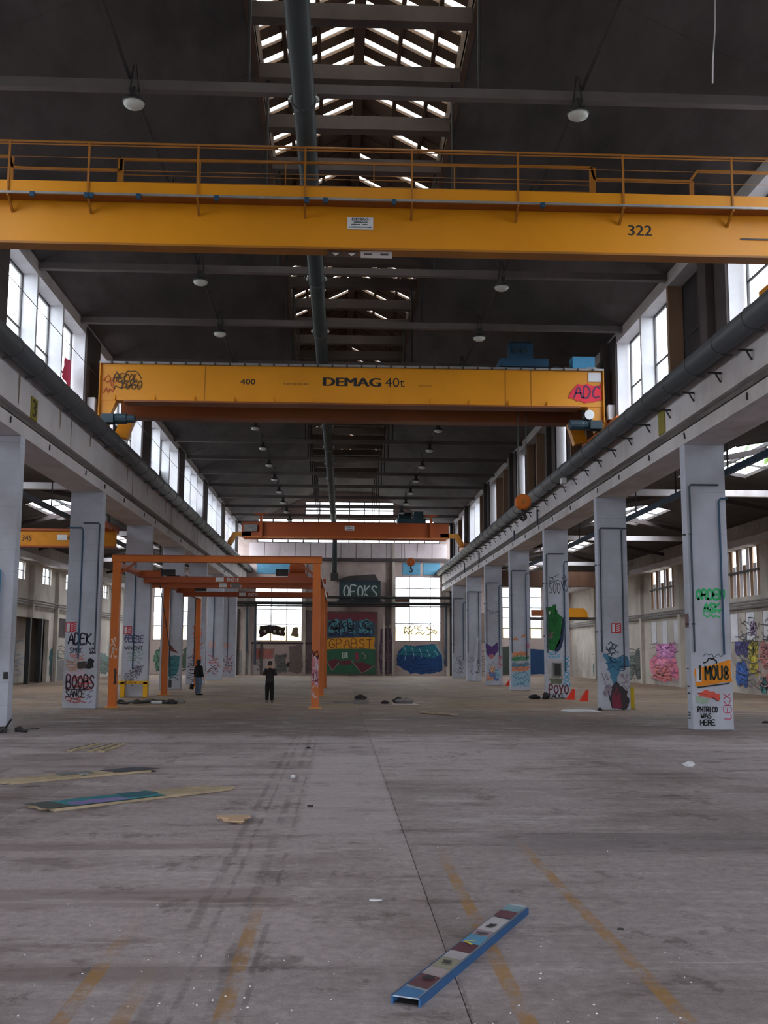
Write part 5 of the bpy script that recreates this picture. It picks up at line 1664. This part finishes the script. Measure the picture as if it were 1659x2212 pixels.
# painted channel board lying closest to the camera
P0, Q0, D0, S0 = board_xy((.42, 6.74), (1.48, 9.03), .17)
pb_ = thing('painted_board', 'narrow blue-edged hollow board with painted white and maroon top', 'board', (.95, 7.9, 0))
for s in (-1, 1):
    a = S0 * (s * .088)
    B().bar(P0 + a + Vector((0, 0, .026)), Q0 + a + Vector((0, 0, .026)), .012, .052).build('side_web', paint(40, 84, 132), pb_)
B().bar(P0 + Vector((0, 0, .048)), Q0 + Vector((0, 0, .048)), .164, .008).build('top_face', paint(150, 160, 176), pb_)
B().bar(P0 + D0 * .01 + Vector((0, 0, .004)), Q0 - D0 * .01 + Vector((0, 0, .004)), .164, .008).build('bottom_face', 'dark', pb_)
fb = Face(P0 - S0 * .082 + Vector((0, 0, .0505)), D0, S0)
L0 = (Q0 - P0).length
for t0, t1, c in ((0, .055, (62, 118, 172)), (.07, .17, (104, 60, 72)), (.17, .24, (168, 156, 160)), (.24, .33, (150, 146, 130)), (.33, .41, (176, 172, 178)), (.40, .49, (92, 46, 60)), (.49, .58, (86, 148, 186)),
                  (.58, .64, (150, 134, 146)), (.64, .80, (186, 182, 190)), (.81, .895, (104, 56, 72)), (.895, .97, (120, 152, 166)), (.97, 1.0, (170, 180, 192))):
    patch(fb, [(L0 * t0, .006), (L0 * t1, .006), (L0 * (t1 + .02 if t1 < 1 else t1), .158), (L0 * (t0 + .02 if t0 > 0 else 0), .158)], c, pb_, name='paint_patch')
for t0, t1, a, c_, cc in ((.13, .16, .04, .1, (40, 36, 44)), (.28, .31, .05, .1, (60, 58, 60)), (.68, .72, .05, .11, (34, 32, 38)), (.6, .62, .03, .12, (80, 76, 84))):
    rect(fb, L0 * t0, L0 * t1, a, c_, cc, pb_, .01, int(t0 * 100), 'paint_patch')
b = B(); z_ = fb.lift()
brush(b, fb, [(L0 * .475, .05), (L0 * .50, .12), (L0 * .515, .06)], .02, z_)
b.build('paint_stroke', paint(226, 206, 60), pb_)

# long ribbed boards by the pillar with the red heart
def ribbed(label, p, q, w, cols, seed, ragged=False):
    P, Q, D, S_ = board_xy(p, q, w)
    t = thing('ribbed_board', label, 'board', ((p[0] + q[0]) / 2, (p[1] + q[1]) / 2, 0), group='long boards on the floor')
    L = (Q - P).length
    r = random.Random(seed)
    n = 5
    for i in range(n):
        o = (i - (n - 1) / 2) * w / n
        e0, e1 = r.uniform(0, .25), r.uniform(0, .5)
        B().bar(P + S_ * o + D * e0 + Vector((0, 0, .02 + .005 * (i % 2))), Q + S_ * o - D * e1 + Vector((0, 0, .025)), w / n * .9, .036).build('plank', 'wood', t)
    f = Face(P - S_ * (w / 2) + Vector((0, 0, .045)), D, S_)
    for t0, t1, a, b_, c in cols:
        rect(f, L * t0, L * t1, w * a, w * b_, c, t, .05, int(t0 * 100) + seed, 'paint_patch')
    return t


ribbed('long ribbed board sprayed teal and purple at its near half', (-4.05, 14.85), (-1.58, 17.4), .62,
       [(0, .14, .0, 1, (66, 74, 74)), (.1, .55, .02, .98, (40, 124, 138)), (.14, .38, .05, .6, (126, 112, 170)), (.4, .56, .3, 1, (30, 92, 108))], 301)
ribbed('long pale board with dark grey paint, cut by the frame edge', (-5.6, 17.7), (-3.3, 19.8), .6,
       [(.42, .62, .5, 1, (112, 116, 120)), (.7, .98, .1, 1, (66, 68, 82)), (.5, .56, .1, .5, (190, 192, 196))], 302)
for i, (x, y) in enumerate(((-5.72, 23.4), (-5.28, 23.35), (-5.02, 23.25))):
    t = thing('plank', ('pale plank with a dark side, first of three parallel planks', 'pale plank in the middle of three parallel planks', 'pale plank nearest the floor track, of three parallel planks')[i], 'plank', (x, y, 0), group='three parallel planks')
    B().bar((x, y, .02), (x + .2 - .06 * i, y + 1.85, .02), .13, .04).build('plank_body', 'wood', t)
    B().bar((x - .03, y + .1, .043), (x + .17 - .06 * i, y + 1.75, .043), .012, .01).build('edge_strip', 'rag', t)

cb_ = thing('cardboard_piece', 'flat torn piece of cardboard on the bare floor', 'cardboard', (-1.3, 13.8, 0))
B().prism([(-1.55, 14.06, .035), (-1.12, 13.98, .05), (-1.1, 13.86, .05), (-1.17, 13.8, .04), (-1.16, 13.62, .03), (-1.33, 13.6, .03), (-1.36, 13.84, .035), (-1.52, 13.92, .03)], (0, 0, .014)).build('top_layer', 'card', cb_)
B().prism([(-1.5, 14.0, .003), (-1.15, 13.95, .003), (-1.2, 13.68, .003), (-1.45, 13.88, .003)], (0, 0, .03)).build('fold', 'card', cb_)


def lump(name, label, cat, x, y, r, h, m, seed, group=None, n=9, parent=None, z=0.0):
    """A crumpled or broken piece: an irregular rounded block resting on the floor."""
    rr = random.Random(seed)
    b = B()
    rings = ((0, .85), (.45, 1.0), (.8, .7), (1.0, .3))
    for zf, rf in rings:
        for j in range(n):
            a = 2 * math.pi * j / n
            q = r * rf * rr.uniform(.7, 1.2)
            b.v.append((x + q * math.cos(a), y + q * .7 * math.sin(a), z + h * zf * (1 if zf in (0,) else rr.uniform(.85, 1.1))))
    for i in range(3):
        for j in range(n):
            j2 = (j + 1) % n
            b.f.append((i * n + j, i * n + j2, (i + 1) * n + j2, (i + 1) * n + j))
    b.f.append(tuple(reversed(range(n))))
    b.f.append(tuple(3 * n + j for j in range(n)))
    o = b.build(name, m, parent, loc=(x, y, z))
    if label: tagd(o, label, cat, group)
    return o


lump('paper_scrap', 'crumpled white scrap beside a dark floor streak', 'litter', 6.72, 20.58, .13, .09, 'white', 1, 'loose litter')
lump('paper_scrap', 'flat white paper scrap on the floor beyond the painted board', 'litter', .33, 9.51, .06, .012, 'white', 2, 'loose litter')
lump('paper_scrap', 'small bright crumpled scrap beside the dark wheel tracks', 'litter', -.77, 18.64, .05, .05, 'white', 3, 'loose litter')
lump('dark_scrap', 'small dark scrap near the cardboard piece', 'litter', -.38, 15.15, .05, .03, 'rag', 4, 'loose litter')
lump('dark_scrap', 'thin dark scrap between the ochre lines', 'litter', 2.19, 8.49, .03, .012, 'rag', 5, 'loose litter')
lump('dark_scrap', 'small dark scrap far out before the stained floor patch', 'litter', -.67, 24.3, .06, .04, 'rag', 6, 'loose litter')
sp = thing('floor_specks', None, None, (0, 0, 0), kind='stuff')
b = B()
rs = random.Random(77)
for i in range(420):
    y = 6.3 + 26 * rs.random() ** 1.6
    x = rs.uniform(-.28, .33) * y
    if any(min((Vector((x, y)) - Vector(a_).lerp(Vector(b_), k_ / 8)).length for k_ in range(9)) < w_ for a_, b_, w_ in (((.42, 6.7), (1.5, 9.1), .35), ((-4.2, 14.7), (-1.4, 17.6), .7), ((-5.8, 17.5), (-3.1, 20), .7), ((-1.5, 13.8), (-1.1, 13.8), .45))):
        continue
    q = rs.uniform(.003, .012)
    z = rs.uniform(.003, .01)
    a = rs.uniform(0, 6.28)
    b.add([(x + q * math.cos(a + k * 2.09), y + q * math.sin(a + k * 2.09), .0005) for k in range(3)] + [(x, y, z)], [(0, 1, 3), (1, 2, 3), (2, 0, 3)])
b.build('chips', 'white', sp, kind='stuff')

# rubbish piles farther in
pl = thing('block_pile', 'pale block with a dark rag on top, on the open floor', 'debris', (.95, 46, 0))
B().box(.62, 1.25, 45.9, 46.4, 0, .16).build('block', 'rubble', pl)
lump('rag', None, None, .92, 46.1, .26, .2, 'rag', 11, parent=pl, z=.16)
sl = tagd(B().box(-.25, .55, 46.4, 46.7, 0, .07).build('slab_piece', 'rubble', loc=(.15, 46.5, 0)), 'thin grey slab lying flat beside the pale block', 'debris')
st = thing('sack_pile', 'dark grey sack slumped on a pale sheet', 'debris', (2.75, 45.6, 0))
B().prism([(2.2, 45.0, 0), (3.35, 44.9, 0), (3.1, 46.1, 0), (2.35, 46.3, 0)], (0, 0, .03)).build('sheet', 'panel_grey', st)
lump('sack', None, None, 2.78, 45.5, .42, .24, 'rubble', 13, parent=st, z=.03)
lump('sack', None, None, 2.5, 45.7, .25, .26, 'rag', 14, parent=st, z=.03)
lump('dark_scrap', 'black scrap next to the slumped sack', 'litter', 1.95, 46.0, .16, .14, 'rag', 15, 'loose litter')
for i in range(3):
    x = 2.95 + .38 * i
    tagd(B().bar((x, 38.9 - .5 * i, .03), (x + .32, 37.9 - .5 * i, .05), .12, .05).build('batten', 'wood', loc=(x, 38.4, 0)), ('pale short batten nearest the slumped sack, of three', 'pale short batten in the middle of three', 'pale short batten farthest from the sack, of three')[i], 'plank', 'three short battens')
hp = thing('rubble_heap', 'long low heap of dark rags and broken boards beside the portal post', 'debris', (-8.0, 45.6, 0))
for i in range(11):
    x = -9.1 + .24 * i
    lump('rubble_piece', None, None, x, 45.4 + rnd.uniform(-.4, .5), rnd.uniform(.16, .34), rnd.uniform(.06, .2), ('rag', 'dark', 'rubble', 'rag')[i % 4], 20 + i, parent=hp)
lump('rubble_piece', None, None, -7.55, 45.3, .3, .13, 'white', 34, parent=hp)
B().bar((-9.0, 44.7, .04), (-7.4, 45.0, .16), .18, .04).build('broken_board', 'dark', hp)
cn = thing('corner_rubbish', 'dark twisted scraps at the foot of the pillar with red heart', 'debris', (-8.75, 29.4, 0))
for i in range(5):
    lump('rubble_piece', None, None, -8.95 + .16 * i, 29.0 + rnd.uniform(-.4, .6), rnd.uniform(.1, .2), rnd.uniform(.08, .26), ('rag', 'dark', 'rubble')[i % 3], 40 + i, parent=cn)
B().bar((-8.9, 29.2, .02), (-8.65, 29.0, .34), .05, .03).build('broken_board', 'rag', cn)
B().bar((-8.6, 29.6, .03), (-8.1, 29.7, .05), .08, .03).build('broken_board', 'rag', cn)
lump('rubbish_bag', 'black rubbish bag lying before the pillar with green monster shape', 'bag', 9.35, 51.3, .3, .2, 'black', 51, 'black rubbish bags')
lump('rubbish_bag', 'upright black rubbish bag touching the pillar with green monster shape', 'bag', 9.85, 51.2, .18, .32, 'black', 52, 'black rubbish bags')
for i, (x, y, lab) in enumerate(((10.95, 50.6, 'red wedge leaning by the pillar with iron cabinet'), (11.2, 48.9, 'red wedge standing free between two pillars'), (11.55, 73.2, 'small red wedge at the foot of the purple-tagged pillar'))):
    t = thing('red_wedge', lab, 'wedge', (x, y, 0), group='red plastic wedges')
    B().prism([(x - .2, y, 0), (x + .17, y, 0), (x + .2, y, .5), (x + .12, y, .5)], (0, .3, 0)).build('wedge_body', 'cone_red', t)
    B().box(x - .22, x + .21, y - .03, y + .33, 0, .03).build('wedge_foot', 'cone_red', t)
tagd(B().prism([(8.3, 40.3, .003), (8.6, 39.6, .003), (9.2, 39.9, .003), (9.7, 39.7, .003), (9.75, 40.9, .003), (9.1, 41.4, .003), (8.6, 41.1, .003)], (0, 0, .025)).build('white_sheet', 'white', loc=(9, 40.4, 0)), 'flat white sheet on the floor before the blue-clouded pillar', 'sheet')
yp = thing('guard_post', 'short yellow guard post behind the blue-clouded pillar', 'post', (11.45, 41.9, 0))
B().box(11.34, 11.54, 41.8, 42.0, 0, .85).build('post_body', paint(196, 170, 30), yp)
B().box(11.3, 11.58, 41.76, 42.04, 0, .03).build('post_foot', 'dark', yp)
lump('dark_scrap', 'dark scrap at the corner of the blue-clouded pillar', 'litter', 9.92, 40.75, .1, .12, 'rag', 53, 'loose litter')
lp = thing('leaning_plank', 'pale plank leaning on the plain white pillar', 'plank', (10.4, 84.2, 0))
B().bar((10.5, 83.9, .04), (10.9, 84.55, 3.4), .22, .06).build('plank_body', 'pillar', lp)
for i in range(7):
    x = 13.2 + 1.1 * i + rnd.uniform(-.3, .3)
    lump('rubble_piece', f'dark rubble lump lying in the far aisle, {ORD[i]} along the row from the near pillar', 'debris', x, 33 + rnd.uniform(-.3, .6), .16, .07, 'rag', 60 + i, 'rubble row in the aisle')

# young trees outside the clerestory windows
def tree(label, x, y, h, seed):
    t = thing('tree', label, 'tree', (x, y, -.12))
    r = random.Random(seed)
    b = B()
    b.tube([(x, y, -.12), (x + .2, y, h * .5), (x, y + .2, h)], [.22, .16, .05], 8)
    tips = []
    for i in range(9):
        a = r.uniform(0, 6.28)
        z0 = h * r.uniform(.45, .9)
        p = (x + r.uniform(.9, 1.9) * math.cos(a), y + r.uniform(.9, 1.9) * math.sin(a), z0 + r.uniform(.6, 1.5))
        b.tube([(x, y, z0), p], [.06, .02], 5)
        tips.append(p)
    b.build('trunk', 'board', t)
    b = B()
    for i in range(1500):
        c = r.choice(tips)
        p = Vector((c[0] + r.gauss(0, 1.1), c[1] + r.gauss(0, 1.1), c[2] + r.gauss(0, 1.3)))
        u = Vector((r.gauss(0, 1), r.gauss(0, 1), r.gauss(0, 1))).normalized() * .3
        w = u.cross(Vector((r.gauss(0, 1), r.gauss(0, 1), r.gauss(0, 1)))).normalized() * .16
        b.add([p - u, p + w, p + u, p - w], [(0, 1, 2, 3)])
    b.build('foliage', paint(116, 142, 84), t, kind='stuff')


tree('pale green tall tree beyond the lit clerestory window near the yellow crane', 27.5, 62, 27.0, 1)
